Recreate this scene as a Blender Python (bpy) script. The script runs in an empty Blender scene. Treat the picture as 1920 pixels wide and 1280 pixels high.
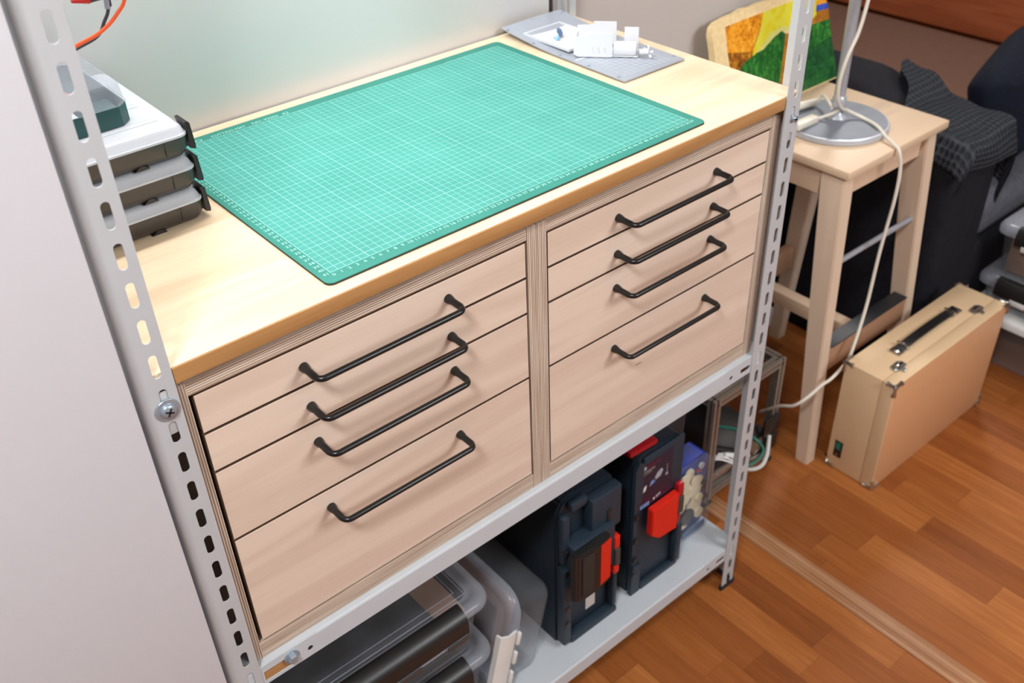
import bpy, bmesh, math, random
from mathutils import Vector, Matrix, noise
random.seed(7)
SC = bpy.context.scene
COL = SC.collection
ZO = 1.0585            # height of the worktop surface above the floor; heights below are given from the worktop
F = -ZO
PI = math.pi

# ------------------------------------------------------------------ materials
class NT:
    def __init__(s, name):
        s.m = bpy.data.materials.new(name); s.m.use_nodes = True
        s.t = s.m.node_tree; s.t.nodes.clear()
        s.out = s.t.nodes.new('ShaderNodeOutputMaterial')
    def n(s, typ, **kw):
        nd = s.t.nodes.new(typ)
        for k, v in kw.items():
            if k.startswith('_'): setattr(nd, k[1:], v)
            else: s.set(nd.inputs[k.replace('0x', ' ')], v)
        return nd
    def set(s, inp, v):
        if isinstance(v, bpy.types.NodeSocket): s.t.links.new(v, inp)
        elif isinstance(v, bpy.types.Node): s.t.links.new(v.outputs[0], inp)
        else: inp.default_value = v
    def math(s, op, a, b=None, c=None):
        nd = s.t.nodes.new('ShaderNodeMath'); nd.operation = op
        s.set(nd.inputs[0], a)
        if b is not None: s.set(nd.inputs[1], b)
        if c is not None: s.set(nd.inputs[2], c)
        return nd.outputs[0]
    def mix(s, f, a, b, mode='MIX'):
        nd = s.t.nodes.new('ShaderNodeMix'); nd.data_type = 'RGBA'; nd.blend_type = mode
        s.set(nd.inputs[0], f); s.set(nd.inputs[6], a); s.set(nd.inputs[7], b)
        return nd.outputs[2]
    def coord(s, kind='Object', scale=(1, 1, 1), rot=(0, 0, 0), loc=(0, 0, 0)):
        tc = s.t.nodes.new('ShaderNodeTexCoord'); mp = s.t.nodes.new('ShaderNodeMapping')
        s.t.links.new(tc.outputs[kind], mp.inputs[0])
        mp.inputs['Scale'].default_value = scale; mp.inputs['Rotation'].default_value = rot; mp.inputs['Location'].default_value = loc
        return mp.outputs[0]
    def pos(s):
        return s.t.nodes.new('ShaderNodeNewGeometry').outputs['Position']
    def sep(s, v):
        nd = s.t.nodes.new('ShaderNodeSeparateXYZ'); s.set(nd.inputs[0], v); return nd.outputs
    def comb(s, x, y, z):
        nd = s.t.nodes.new('ShaderNodeCombineXYZ')
        for i, v in enumerate((x, y, z)): s.set(nd.inputs[i], v)
        return nd.outputs[0]
    def noise(s, vec, scale, detail=3, rough=.5, dist=0):
        nd = s.t.nodes.new('ShaderNodeTexNoise'); s.set(nd.inputs['Vector'], vec)
        nd.inputs['Scale'].default_value = scale; nd.inputs['Detail'].default_value = detail
        nd.inputs['Roughness'].default_value = rough; nd.inputs['Distortion'].default_value = dist
        return nd.outputs[0]
    def ramp(s, f, stops):
        nd = s.t.nodes.new('ShaderNodeValToRGB'); s.set(nd.inputs[0], f)
        e = nd.color_ramp.elements
        while len(e) < len(stops): e.new(.5)
        for el, (p, c) in zip(e, stops): el.position = p; el.color = c if len(c) == 4 else (*c, 1)
        return nd.outputs[0]
    def bump(s, h, strength=.2, dist=.001):
        nd = s.t.nodes.new('ShaderNodeBump'); s.set(nd.inputs['Height'], h)
        nd.inputs['Strength'].default_value = strength; nd.inputs['Distance'].default_value = dist
        return nd.outputs[0]
    def bsdf(s, color, rough=.5, metal=0, normal=None, spec=.5, coat=0, alpha=None):
        nd = s.t.nodes.new('ShaderNodeBsdfPrincipled')
        s.set(nd.inputs['Base Color'], color if not isinstance(color, tuple) else (*color[:3], 1))
        s.set(nd.inputs['Roughness'], rough); nd.inputs['Metallic'].default_value = metal
        nd.inputs['Specular IOR Level'].default_value = spec
        nd.inputs['Coat Weight'].default_value = coat
        if normal is not None: s.set(nd.inputs['Normal'], normal)
        return nd.outputs[0]
    def done(s, sh):
        s.t.links.new(sh, s.out.inputs[0]); return s.m

def srgb(r, g, b):
    f = lambda c: (c/255/12.92) if c/255 <= .04045 else ((c/255+.055)/1.055)**2.4
    return (f(r), f(g), f(b))

def plain(name, col, rough=.5, metal=0, var=.06, nscale=30, bump=0, spec=.5, coat=0):
    t = NT(name); v = t.coord()
    n = t.noise(v, nscale, 4)
    d = tuple(c*(1-var) for c in col); u = tuple(min(1, c*(1+var)) for c in col)
    c = t.ramp(n, [(.3, d), (.7, u)])
    nm = t.bump(t.noise(v, nscale*12, 3), bump, .0005) if bump else None
    return t.done(t.bsdf(c, rough, metal, nm, spec, coat))

def plastic_clear(name, col, transp=.65, rough=.25, haze=.5):
    """cast plastic: part see-through, part milky body, with a gloss"""
    t = NT(name); v = t.coord(); n = t.noise(v, 14, 3)
    tr = t.n('ShaderNodeBsdfTransparent', Color=(.93, .94, .95, 1))
    body = t.bsdf(col, rough, 0, None, .6)
    lw = t.n('ShaderNodeLayerWeight', Blend=.5); edge_ = t.math('POWER', lw.outputs['Facing'], 4)
    f = t.math('ADD', t.math('MULTIPLY', t.math('ADD', n, -.5), .15), 1-transp)
    f = t.math('MINIMUM', t.math('ADD', f, t.math('MULTIPLY', edge_, haze)), 1)
    mx = t.n('ShaderNodeMixShader'); t.set(mx.inputs[0], f); t.t.links.new(tr.outputs[0], mx.inputs[1]); t.t.links.new(body, mx.inputs[2])
    return t.done(mx.outputs[0])

def wood(name, c1, c2, axis='x', fine=1., rough=.5, contrast=1., flecks=0, fleckcol=(.12, .06, .03), spec=.35, rings=.35):
    """timber with its grain along one axis"""
    t = NT(name)
    S = {'x': (1.2, 14, 14), 'y': (14, 1.2, 14), 'z': (14, 14, 1.2)}[axis]
    v = t.coord(scale=S)
    w = t.coord(scale=tuple(s*.35 for s in S))
    big = t.noise(w, 1.6*fine, 3, .5, .6)
    bands = t.math('SINE', t.math('MULTIPLY', big, 38))
    bands = t.math('MULTIPLY_ADD', bands, .5*rings, .5)
    fg = t.noise(t.coord(scale=tuple(s*6 if s > 2 else s*3 for s in S)), 2.2*fine, 4, .6)
    tone = t.noise(v, .9, 2)
    f = t.math('ADD', t.math('MULTIPLY', bands, .45), t.math('MULTIPLY', fg, .35))
    f = t.math('ADD', f, t.math('MULTIPLY', tone, .25))
    f = t.math('MULTIPLY_ADD', t.math('ADD', f, -.52), contrast, .5)
    col = t.ramp(f, [(.2, c1), (.8, c2)])
    if flecks:
        sc = {'x': (7, 7, 40), 'y': (40, 7, 40), 'z': (40, 40, 7)}[axis]
        vo = t.n('ShaderNodeTexVoronoi'); t.set(vo.inputs['Vector'], t.coord(scale=sc)); vo.inputs['Scale'].default_value = 1
        r = t.sep(vo.outputs['Color'])[0]
        m = t.math('MULTIPLY', t.math('LESS_THAN', vo.outputs['Distance'], .10), t.math('LESS_THAN', r, flecks))
        col = t.mix(t.math('MULTIPLY', m, .7), col, (*fleckcol, 1))
    return t.done(t.bsdf(col, rough, 0, t.bump(fg, .12, .0004), spec))

def ply_edge(name, axis):
    """stacked veneers seen on end"""
    t = NT(name); x = t.sep(t.pos())['xyz'.index(axis)]
    n1 = t.noise(t.coord(scale=(3, 3, 3)), 3, 2)
    ph = t.math('MULTIPLY_ADD', n1, .0006, x)
    s = t.math('SINE', t.math('MULTIPLY', ph, 2*PI/.0029))
    sc = {'x': (400, 20, 8), 'z': (8, 20, 400)}[axis]
    n2 = t.noise(t.coord(scale=sc), 1, 3)
    f = t.math('ADD', t.math('MULTIPLY', s, .36), t.math('MULTIPLY_ADD', n2, .9, .05))
    col = t.ramp(f, [(.05, srgb(136, 110, 92)), (.35, srgb(172, 148, 128)), (.62, srgb(194, 174, 156)), (.92, srgb(232, 220, 204))])
    return t.done(t.bsdf(col, .7, 0, None, .2))

M = {}
M['steel'] = plain('painted_steel', srgb(186, 188, 190), .42, 0, .02, 20, .05)
M['steel_shelf'] = plain('painted_steel_shelf', srgb(196, 202, 207), .42, 0, .02, 20, .05)
M['zinc'] = plain('zinc_plated', srgb(168, 182, 194), .3, .55, .08, 60)
M['chrome'] = plain('chrome', srgb(200, 200, 198), .16, 1, .05, 40)
M['chrome_dk'] = plain('dark_recess_metal', srgb(52, 54, 57), .4, .4, .1, 60)
M['blk_metal'] = plain('black_lacquer', (.009, .009, .009), .3, 0, .1, 20, 0, .5)
M['blk_plastic'] = plain('black_plastic', (.014, .013, .013), .38, 0, .15, 20, .05)
M['gap_shade'] = plain('interior_shade', (.03, .02, .014), .9)  # near-black colour paints in the shade of cavities and grooves
M['foot'] = plain('dark_foot_cap', (.012, .016, .02), .5)
M['ply_x'] = ply_edge('plywood_edge_upright', 'x')
M['ply_z'] = ply_edge('plywood_edge_flat', 'z')
M['drawer_edge_shade'] = plain('drawer_gap_shade', srgb(92, 66, 48), .8, 0, .1, 30)  # brown on the drawer edges paints the gaps between fronts dark
M['birch'] = wood('birch_veneer', srgb(208, 184, 164), srgb(228, 208, 190), 'x', 1, .55, 1.0, .09, (.2, .09, .045), .3, .6)
M['top'] = wood('worktop_veneer', srgb(214, 186, 148), srgb(242, 224, 196), 'x', 1.2, .45, 1.0, .0, spec=.35)
M['topedge'] = wood('worktop_oak_edge_shaded', srgb(158, 112, 66), srgb(196, 149, 97), 'x', 1.6, .5, 1.1, .15, spec=.3)  # browner than the top, paints the weaker light on the front edge
M['pine_z'] = wood('beech_upright', srgb(212, 186, 162), srgb(232, 210, 186), 'z', 1, .5, .6)
M['pine_y'] = wood('beech_top', srgb(206, 178, 148), srgb(226, 200, 170), 'x', 1, .45, .55)
M['pine_c'] = wood('beech_rail', srgb(208, 178, 150), srgb(228, 200, 172), 'y', 1, .5, .6)
M['pine_x'] = wood('beech_crosspiece', srgb(166, 124, 96), srgb(190, 148, 118), 'x', 1, .5, .6)
M['case'] = wood('case_maple_ply', srgb(220, 186, 146), srgb(232, 202, 162), 'x', 1, .45, .4, spec=.4)
M['case_f'] = wood('case_front_ply', srgb(206, 152, 110), srgb(218, 168, 124), 'x', .8, .45, .4, spec=.4)
M['offwhite'] = plain('white_plastic', srgb(226, 226, 222), .35, 0, .02, 20)
M['cream'] = plain('cable_white', srgb(226, 220, 206), .4, 0, .02, 20)
M['print'] = plain('printed_white_plastic', srgb(222, 224, 227), .5, 0, .01, 40, .05)
M['grey_plate'] = plain('grey_coated_plate', srgb(166, 173, 184), .3, .1, .03, 20)
M['grey_lt'] = plain('light_mesh_print', srgb(204, 210, 218), .4, 0, .02, 20)
M['alu'] = plain('brushed_aluminium', srgb(176, 180, 188), .4, .35, .05, 50)
M['alu_ext'] = plain('extruded_aluminium', srgb(180, 172, 162), .35, .7, .08, 50)
M['alu_base'] = plain('silver_enamel', srgb(126, 132, 142), .55, .15, .04, 30)
M['alu_rim'] = plain('silver_rim', srgb(186, 190, 198), .35, .3, .03, 30)
M['navy'] = plain('navy_case_plastic', srgb(27, 40, 52), .5, 0, .12, 12, .15)
M['navy_lt'] = plain('navy_case_plastic_raised', srgb(34, 49, 62), .5, 0, .12, 12, .15)
M['red'] = plain('red_plastic', srgb(218, 38, 22), .35, 0, .03, 20)
M['red_dk'] = plain('crimson_plastic', srgb(170, 20, 32), .35, 0, .03, 20)
M['label_n'] = plain('label_navy', srgb(32, 28, 52), .3, 0, .2, 12)
M['label_b'] = plain('label_blue', srgb(120, 150, 200), .4)
M['label_w'] = plain('label_white', srgb(215, 210, 205), .5)
M['label_r'] = plain('label_red', srgb(150, 26, 54), .4)
M['blue'] = plain('blue_plastic', srgb(26, 62, 176), .35, 0, .08, 12)
M['tan'] = plain('tan_felt', srgb(238, 226, 192), .8, 0, .08, 60)
M['brown'] = plain('brown_abrasive', srgb(96, 66, 44), .8, 0, .15, 60)
M['dkgrey'] = plain('dark_grey_plastic', srgb(66, 62, 60), .4, 0, .08, 12, .1)
M['smoke'] = plastic_clear('smoked_plastic', srgb(58, 53, 50), .05, .3, .3)
M['lid'] = plastic_clear('milky_lid_plastic', srgb(216, 221, 228), .28, .25, .3)
M['clear'] = plastic_clear('clear_bin_plastic', srgb(176, 180, 186), .86, .2, .25)
M['clear_rim'] = plastic_clear('clear_rim_plastic', srgb(196, 201, 212), .68, .2, .35)
M['glassy'] = plastic_clear('crystal_plastic', srgb(214, 222, 232), .93, .1, .5)
M['green_dk'] = plain('bottle_green_plastic', srgb(30, 76, 74), .4, 0, .06, 14)
M['teal'] = plain('teal_tube', srgb(20, 120, 104), .4)
M['orange'] = plain('orange_cable', srgb(245, 98, 48), .4)
M['red_cable'] = plain('red_cable', srgb(200, 40, 40), .4)
M['grey_cable'] = plain('charcoal_cable', srgb(60, 60, 68), .4)
M['grey_sleeve'] = plain('grey_sleeve', srgb(150, 155, 168), .4)
M['cardboard'] = plain('cardboard', srgb(150, 116, 96), .85, 0, .05, 30)
M['paper_dark'] = plain('dark_papers', srgb(52, 50, 50), .7, 0, .2, 14)
M['bluebit'] = plain('blue_grey_bits', srgb(84, 110, 146), .5)
M['skybit'] = plain('sky_blue_bits', srgb(130, 190, 232), .5)
M['pcb'] = plain('brown_board', srgb(120, 96, 74), .6, 0, .3, 60)
M['sofa'] = plain('charcoal_upholstery', srgb(30, 30, 36), .9, 0, .2, 60, .5, .2)
M['sofa_seat'] = plain('grey_upholstery', srgb(86, 88, 96), .9, 0, .15, 60, .5, .2)
M['cushion'] = plain('navy_cushion_cloth', srgb(20, 25, 38), .9, 0, .2, 60, .4, .2)
M['rug'] = plain('taupe_rug', srgb(112, 84, 72), .95, 0, .08, 60, .5, .1)
M['wall'] = plain('wall_paint', srgb(196, 188, 182), .8, 0, .015, 6, .15, .3)
M['wall_lt'] = plain('ceiling_paint', srgb(226, 222, 216), .8, 0, .01, 6, .1, .3)
M['board'] = plain('glossy_white_board', srgb(214, 212, 210), .32, 0, .01, 6, .05, .5)
M['cab'] = plain('white_laminate', srgb(205, 204, 208), .5, 0, .008, 40, .12, .4)
M['cab_edge'] = plain('white_laminate_edge', srgb(232, 228, 228), .4, 0, .008, 40)
M['canvas'] = plain('raw_canvas', srgb(240, 214, 160), .85, 0, .08, 90, .4)
M['side_wood'] = wood('polished_cherry', srgb(134, 64, 34), srgb(190, 108, 70), 'y', .8, .22, 1.1, spec=.6)
M['dark_wood'] = wood('dark_walnut', srgb(36, 22, 14), srgb(52, 34, 22), 'z', 1, .4, 1)

def paint(name, a, b, c, sc=60, stretch=(1, 1, 1)):
    t = NT(name); v = t.coord(scale=stretch); n = t.noise(v, sc, 5, .7, 1.2); n2 = t.noise(v, sc*.25, 2)
    f = t.math('ADD', t.math('MULTIPLY', n, .7), t.math('MULTIPLY', n2, .3))
    return t.done(t.bsdf(t.ramp(f, [(.36, a), (.5, b), (.64, c)]), .35, 0, t.bump(n, .5, .001), .5))
M['p_orange'] = paint('paint_orange', srgb(150, 70, 8), srgb(244, 156, 20), srgb(255, 200, 80), 130)
M['p_rust'] = paint('paint_rust', srgb(80, 40, 10), srgb(150, 86, 16), srgb(226, 160, 40), 150)
M['p_yellow'] = paint('paint_yellow', srgb(226, 204, 20), srgb(234, 222, 50), srgb(226, 228, 100), 20)
M['p_lemon'] = paint('paint_pale_lemon', srgb(214, 210, 90), srgb(222, 222, 130), srgb(226, 228, 150), 20)
M['p_green'] = paint('paint_green', srgb(8, 64, 24), srgb(22, 108, 40), srgb(84, 168, 60), 55, (2, 1, 1))
M['p_dgreen'] = paint('paint_deep_green', srgb(10, 58, 26), srgb(18, 84, 42), srgb(44, 122, 54), 45)
M['p_ochre'] = paint('paint_ochre', srgb(150, 92, 20), srgb(186, 122, 36), srgb(204, 150, 60), 40)
M['p_blue'] = paint('paint_blue', srgb(36, 66, 170), srgb(56, 92, 206), srgb(90, 120, 220), 40)

# cutting mat print: a 57 x 41 grid of centimetre squares, every fifth line bolder
def mat_material():
    t = NT('cutting_mat_green')
    tc = t.coord(); x, y, z = t.sep(tc)[:3]
    u = t.math('MULTIPLY', x, 100); v = t.math('SUBTRACT', 41, t.math('MULTIPLY', y, 100))
    def line(c, period, hw):
        q = t.math('DIVIDE', c, period)
        d = t.math('ABSOLUTE', t.math('SUBTRACT', q, t.math('ROUND', q)))
        return t.math('LESS_THAN', d, hw/period)
    def edge(c, e, hw): return t.math('LESS_THAN', t.math('ABSOLUTE', t.math('SUBTRACT', c, e)), hw)
    thin = t.math('MAXIMUM', line(u, 1, .032), line(v, 1, .032))
    thick = t.math('MAXIMUM', line(u, 5, .048), line(v, 5, .048))
    for c, e in ((u, 57), (v, 41)): thick = t.math('MAXIMUM', thick, edge(c, e, .05))
    def inside(c, n): return t.math('MULTIPLY', t.math('GREATER_THAN', c, -.05), t.math('LESS_THAN', c, n+.05))
    ins = t.math('MULTIPLY', inside(u, 57), inside(v, 41))
    nz = t.noise(tc, 9, 3); wear = t.noise(tc, 60, 4)
    base = t.ramp(nz, [(.35, srgb(66, 152, 140)), (.65, srgb(74, 160, 148))])
    margin = t.ramp(nz, [(.35, srgb(48, 132, 118)), (.65, srgb(54, 138, 124))])
    base = t.mix(ins, margin, base)
    f = t.math('MULTIPLY', ins, t.math('MAXIMUM', t.math('MULTIPLY', thin, t.math('MULTIPLY_ADD', wear, .3, .75)), thick))
    col = t.mix(f, base, (*srgb(140, 204, 194), 1))
    return t.done(t.bsdf(col, .5, 0, t.bump(t.noise(tc, 900, 2), .1, .0003), .35))
M['mat'] = mat_material()
M['mat_core'] = plain('mat_dark_core', srgb(46, 44, 40), .6)
M['mat_print'] = plain('mat_print_ink', srgb(160, 228, 212), .5)

# parquet: strips running to the back of the room, each a little different
def floor_material():
    t = NT('oak_parquet')
    x, y, z = t.sep(t.pos())[:3]
    row = t.math('FLOOR', t.math('DIVIDE', x, .0685))
    wn = t.n('ShaderNodeTexWhiteNoise', _noise_dimensions='1D'); t.set(wn.inputs['W'], row)
    q = t.math('DIVIDE', t.math('ADD', y, t.math('MULTIPLY', wn.outputs[0], 3)), .46)
    blk = t.math('FLOOR', q)
    w2 = t.n('ShaderNodeTexWhiteNoise', _noise_dimensions='2D'); t.set(w2.inputs['Vector'], t.comb(row, blk, 0))
    r = w2.outputs[0]
    fx = t.math('FRACT', t.math('DIVIDE', x, .0685)); fy = t.math('FRACT', q)
    seamx = t.math('LESS_THAN', fx, .018); seamy = t.math('LESS_THAN', fy, .004)
    panel = t.math('LESS_THAN', t.math('FRACT', t.math('DIVIDE', x, .0685*3)), .008)
    off = t.math('MULTIPLY', r, 40)
    gv = t.comb(t.math('ADD', t.math('MULTIPLY', x, 60), off), t.math('ADD', t.math('MULTIPLY', y, 4), off), 0)
    g = t.noise(gv, 1, 4, .6, .8)
    gf = t.noise(t.comb(t.math('MULTIPLY', x, 420), t.math('ADD', t.math('MULTIPLY', y, 14), off), 0), 1, 3)
    f = t.math('ADD', t.math('MULTIPLY', r, .36), t.math('ADD', t.math('MULTIPLY', g, .48), t.math('MULTIPLY', gf, .22)))
    col = t.ramp(f, [(.22, srgb(116, 62, 26)), (.42, srgb(142, 80, 36)), (.6, srgb(156, 91, 42)), (.85, srgb(184, 116, 60))])
    seam = t.math('MAXIMUM', t.math('MULTIPLY', t.math('MAXIMUM', seamx, seamy), .3), t.math('MULTIPLY', panel, .55))
    col = t.mix(seam, col, (*srgb(88, 50, 24), 1))
    return t.done(t.bsdf(col, .5, 0, t.bump(gf, .06, .0005), .28))
M['floor'] = floor_material()
def strip_material():
    t = NT('ash_threshold')
    x, y, z = t.sep(t.pos())[:3]
    g = t.noise(t.comb(t.math('MULTIPLY', x, 160), t.math('MULTIPLY', y, 1.4), 0), 1, 3, .5, .6)
    fine = t.noise(t.comb(t.math('MULTIPLY', x, 700), t.math('MULTIPLY', y, 20), 0), 1, 2)
    f = t.math('ADD', t.math('MULTIPLY', g, .8), t.math('MULTIPLY', fine, .25))
    return t.done(t.bsdf(t.ramp(f, [(.35, srgb(132, 84, 50)), (.5, srgb(158, 110, 74)), (.68, srgb(182, 140, 104))]), .4, 0, None, .4))
M['strip'] = strip_material()

def waffle():
    t = NT('waffle_blanket_cloth')
    u, v = t.sep(t.n('ShaderNodeUVMap').outputs[0])[:2]
    a = t.math('ABSOLUTE', t.math('SINE', t.math('MULTIPLY', u, PI))); b = t.math('ABSOLUTE', t.math('SINE', t.math('MULTIPLY', v, PI)))
    h = t.math('MULTIPLY', a, b)
    col = t.ramp(h, [(.0, srgb(104, 108, 116)), (.7, srgb(74, 78, 86))])
    inv = t.math('SUBTRACT', 1, h)
    return t.done(t.bsdf(col, .95, 0, t.bump(inv, 1, .008), .15))
M['waffle'] = waffle()

# ------------------------------------------------------------------ mesh helpers (coordinates: x right, y to the wall, z from worktop)
def new(): return bmesh.new()
def box(bm, x0, x1, y0, y1, z0, z1, r=0, seg=2, mi=0, rot=None, only=None):
    res = bmesh.ops.create_cube(bm, size=1)
    vs = res['verts']
    for v in vs:
        v.co = Vector((x0+(v.co.x+.5)*(x1-x0), y0+(v.co.y+.5)*(y1-y0), z0+(v.co.z+.5)*(z1-z0)))
    fs = {f for v in vs for f in v.link_faces}
    for f in fs: f.material_index = mi
    if r > 0:
        es = list({e for v in vs for e in v.link_edges})
        if only is not None:
            ax = 'xyz'.index(only)
            es = [e for e in es if abs((e.verts[0].co-e.verts[1].co)[ax]) > 1e-9]
        rb = bmesh.ops.bevel(bm, geom=es, offset=r, segments=seg, affect='EDGES', profile=.5, clamp_overlap=True)
        for f in rb['faces']: f.material_index = mi
        vs = list({v for f in rb['faces'] for v in f.verts} | {v for v in vs if v.is_valid})
    if rot is not None:
        bmesh.ops.transform(bm, matrix=rot, verts=vs)
    return vs
def about(c, ax, ang):
    c = Vector(c); return Matrix.Translation(c) @ Matrix.Rotation(ang, 4, ax) @ Matrix.Translation(-c)
def loft(bm, rings, close=True, cap=True, mi=0):
    R = [[bm.verts.new(p) for p in r] for r in rings]
    n = len(R[0])
    for a, b in zip(R, R[1:]):
        for i in range(n if close else n-1):
            j = (i+1) % n
            f = bm.faces.new((a[i], a[j], b[j], b[i])); f.material_index = mi
    if cap and close:
        f = bm.faces.new(list(reversed(R[0]))); f.material_index = mi
        f = bm.faces.new(R[-1]); f.material_index = mi
    return R
def tube(bm, pts, r, n=10, mi=0, radii=None, cap=True):
    pts = [Vector(p) for p in pts]; rings = []
    up = None
    for i, p in enumerate(pts):
        d = (pts[min(i+1, len(pts)-1)]-pts[max(i-1, 0)]).normalized()
        if up is None:
            up = d.orthogonal().normalized()
        else:
            up = (up - d*up.dot(d)).normalized()
        s = d.cross(up); rr = radii[i] if radii else r
        rings.append([p + (up*math.cos(2*PI*k/n)+s*math.sin(2*PI*k/n))*rr for k in range(n)])
    loft(bm, rings, True, cap, mi)
def cyl(bm, a, b, r, n=16, r2=None, mi=0):
    tube(bm, [a, b], r, n, mi, [r, r if r2 is None else r2])
def lathe(bm, c, prof, n=40, axis='z', mi=0):
    c = Vector(c); rings = []
    for r, h in prof:
        ring = []
        for k in range(n):
            a = 2*PI*k/n; p = (r*math.cos(a), r*math.sin(a), h)
            if axis == 'y': p = (p[0], p[2], -p[1])
            elif axis == 'x': p = (p[2], p[0], p[1])
            ring.append(c+Vector(p))
        rings.append(ring)
    loft(bm, rings, True, True, mi)
def prism(bm, pts, lo, hi, plane='xy', mi=0):
    """polygon extruded along the third axis"""
    def P(a, b, c): return {'xy': (a, b, c), 'xz': (a, c, b), 'yz': (c, a, b)}[plane]
    loft(bm, [[P(a, b, lo) for a, b in pts], [P(a, b, hi) for a, b in pts]], True, True, mi)
def smooth_path(pts, n=8):
    pts = [Vector(p) for p in pts]; out = []
    P = [pts[0]*2-pts[1]] + pts + [pts[-1]*2-pts[-2]]
    for i in range(1, len(P)-2):
        for k in range(n):
            t = k/n; a, b, c, d = P[i-1], P[i], P[i+1], P[i+2]
            out.append(.5*((2*b)+(c-a)*t+(2*a-5*b+4*c-d)*t*t+(3*b-a-3*c+d)*t**3))
    out.append(pts[-1]); return out
def rrect(x0, x1, y0, y1, r, n=6):
    out = []
    for cx, cy, a0 in ((x1-r, y1-r, 0), (x0+r, y1-r, 90), (x0+r, y0+r, 180), (x1-r, y0+r, 270)):
        for k in range(n+1):
            a = math.radians(a0+90*k/n); out.append((cx+r*math.cos(a), cy+r*math.sin(a)))
    return out
def text(bm, s, size, origin, ux=(1, 0, 0), uy=(0, 1, 0), mi=0, align='CENTER', sx=1, width=None):
    cu = bpy.data.curves.new('t', 'FONT'); cu.body = s; cu.size = size; cu.align_x = align; cu.align_y = 'CENTER'; cu.resolution_u = 2
    o = bpy.data.objects.new('t', cu); COL.objects.link(o)
    bpy.context.view_layer.update()
    me = bpy.data.meshes.new_from_object(o.evaluated_get(bpy.context.evaluated_depsgraph_get()))
    ux, uy, og = Vector(ux), Vector(uy), Vector(origin)
    if width: sx = width/max(1e-6, max(v.co.x for v in me.vertices)-min(v.co.x for v in me.vertices))
    n0 = len(bm.verts); f0 = len(bm.faces)
    for v in me.vertices: v.co = og + ux*v.co.x*sx + uy*v.co.y
    bm.from_mesh(me); bm.faces.ensure_lookup_table()
    for f in bm.faces[f0:]: f.material_index = mi
    bpy.data.objects.remove(o); bpy.data.curves.remove(cu); bpy.data.meshes.remove(me)

LOC = {}
def world(o):
    v = Vector((0, 0, 0))
    while o: v += Vector(LOC[o.name]); o = o.parent
    return v
def obj(name, bm, mats, parent=None, origin=None, ang=35, label=None, recalc=True, flat=False):
    if recalc: bmesh.ops.recalc_face_normals(bm, faces=bm.faces)
    co = [v.co.copy() for v in bm.verts]
    if origin is None:
        lo = [min(c[i] for c in co) for i in range(3)]; hi = [max(c[i] for c in co) for i in range(3)]
        origin = Vector(((lo[0]+hi[0])/2, (lo[1]+hi[1])/2, lo[2]))
    origin = Vector(origin)
    for v in bm.verts: v.co -= origin
    me = bpy.data.meshes.new(name); bm.to_mesh(me); bm.free()
    for m in (mats if isinstance(mats, (list, tuple)) else [mats]): me.materials.append(M[m])
    if not flat:
      for p in me.polygons: p.use_smooth = True
      me.set_sharp_from_angle(angle=math.radians(ang))
    o = bpy.data.objects.new(name, me); COL.objects.link(o)
    if parent is not None:
        o.parent = parent; o.location = origin-world_of(parent)
    else:
        o.location = origin + Vector((0, 0, ZO))
    if label: o['label'] = label
    return o
def world_of(o):
    v = Vector((0, 0, -ZO))
    while o: v += o.location; o = o.parent
    return v
def tag(o, label, cat, group=None):
    o['label'] = label; o['category'] = cat
    if group: o['group'] = group
    return o
def thing(name, loc, label, cat, group=None):
    o = bpy.data.objects.new(name, None); COL.objects.link(o); o.empty_display_size = .05
    o.location = Vector(loc)+Vector((0, 0, ZO)); return tag(o, label, cat, group)
def structure(o): o['kind'] = 'structure'; return o
def dup(root, dloc, label):
    """a copy of a thing with copies of its parts and their sub-parts"""
    r = root.copy(); COL.objects.link(r); r.location = root.location+Vector(dloc); r['label'] = label
    def kids(a, b):
        for ch in [c for c in bpy.data.objects if c.parent == a]:
            c = ch.copy(); COL.objects.link(c); c.parent = b; kids(ch, c)
    kids(root, r); return r

# ------------------------------------------------------------------ room
bm = new(); box(bm, -3.2, 5.2, -3.4, 3.8, F-.05, F); structure(obj('floor', bm, 'floor'))
bm = new(); box(bm, .8815, .9303, -3.4, .53, F, F+.0015); structure(obj('trim_1', bm, 'strip'))
bm = new(); box(bm, -3.2, 1.56, .532, .66, F, F+2.6); structure(obj('wall_back', bm, 'wall'))
bm = new(); box(bm, -3.3, -3.2, -3.4, .53, F, F+2.6); structure(obj('wall_left', bm, 'wall_lt'))
bm = new(); box(bm, -3.2, 5.2, -3.5, -3.4, F, F+2.6); structure(obj('wall_front', bm, 'wall_lt'))
bm = new(); box(bm, 5.2, 5.3, -3.4, 3.8, F, F+2.6); structure(obj('wall_right', bm, 'wall_lt'))
bm = new(); box(bm, -3.3, 5.3, -3.5, 3.9, F+2.6, F+2.7); structure(obj('ceiling', bm, 'wall_lt'))
bm = new(); box(bm, -3.2, 1.56, .518, .532, F, F+.06, .004); structure(obj('baseboard_back', bm, 'cab_edge'))

# tall white cabinet at the left edge of the picture
cab = thing('tall_cabinet', (-.75, .2, F), 'tall plain white laminate cabinet filling the left edge, beside the shelving rack', 'cabinet')
bm = new(); box(bm, -1.26, -.2505, -.001, .515, F, F+2.1, .001); obj('cabinet_body', bm, 'cab', cab)
bm = new(); box(bm, -1.262, -.2478, -.020, -.0015, F+.02, F+2.1, .0012, 2); obj('door', bm, ['cab'], cab)

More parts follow.
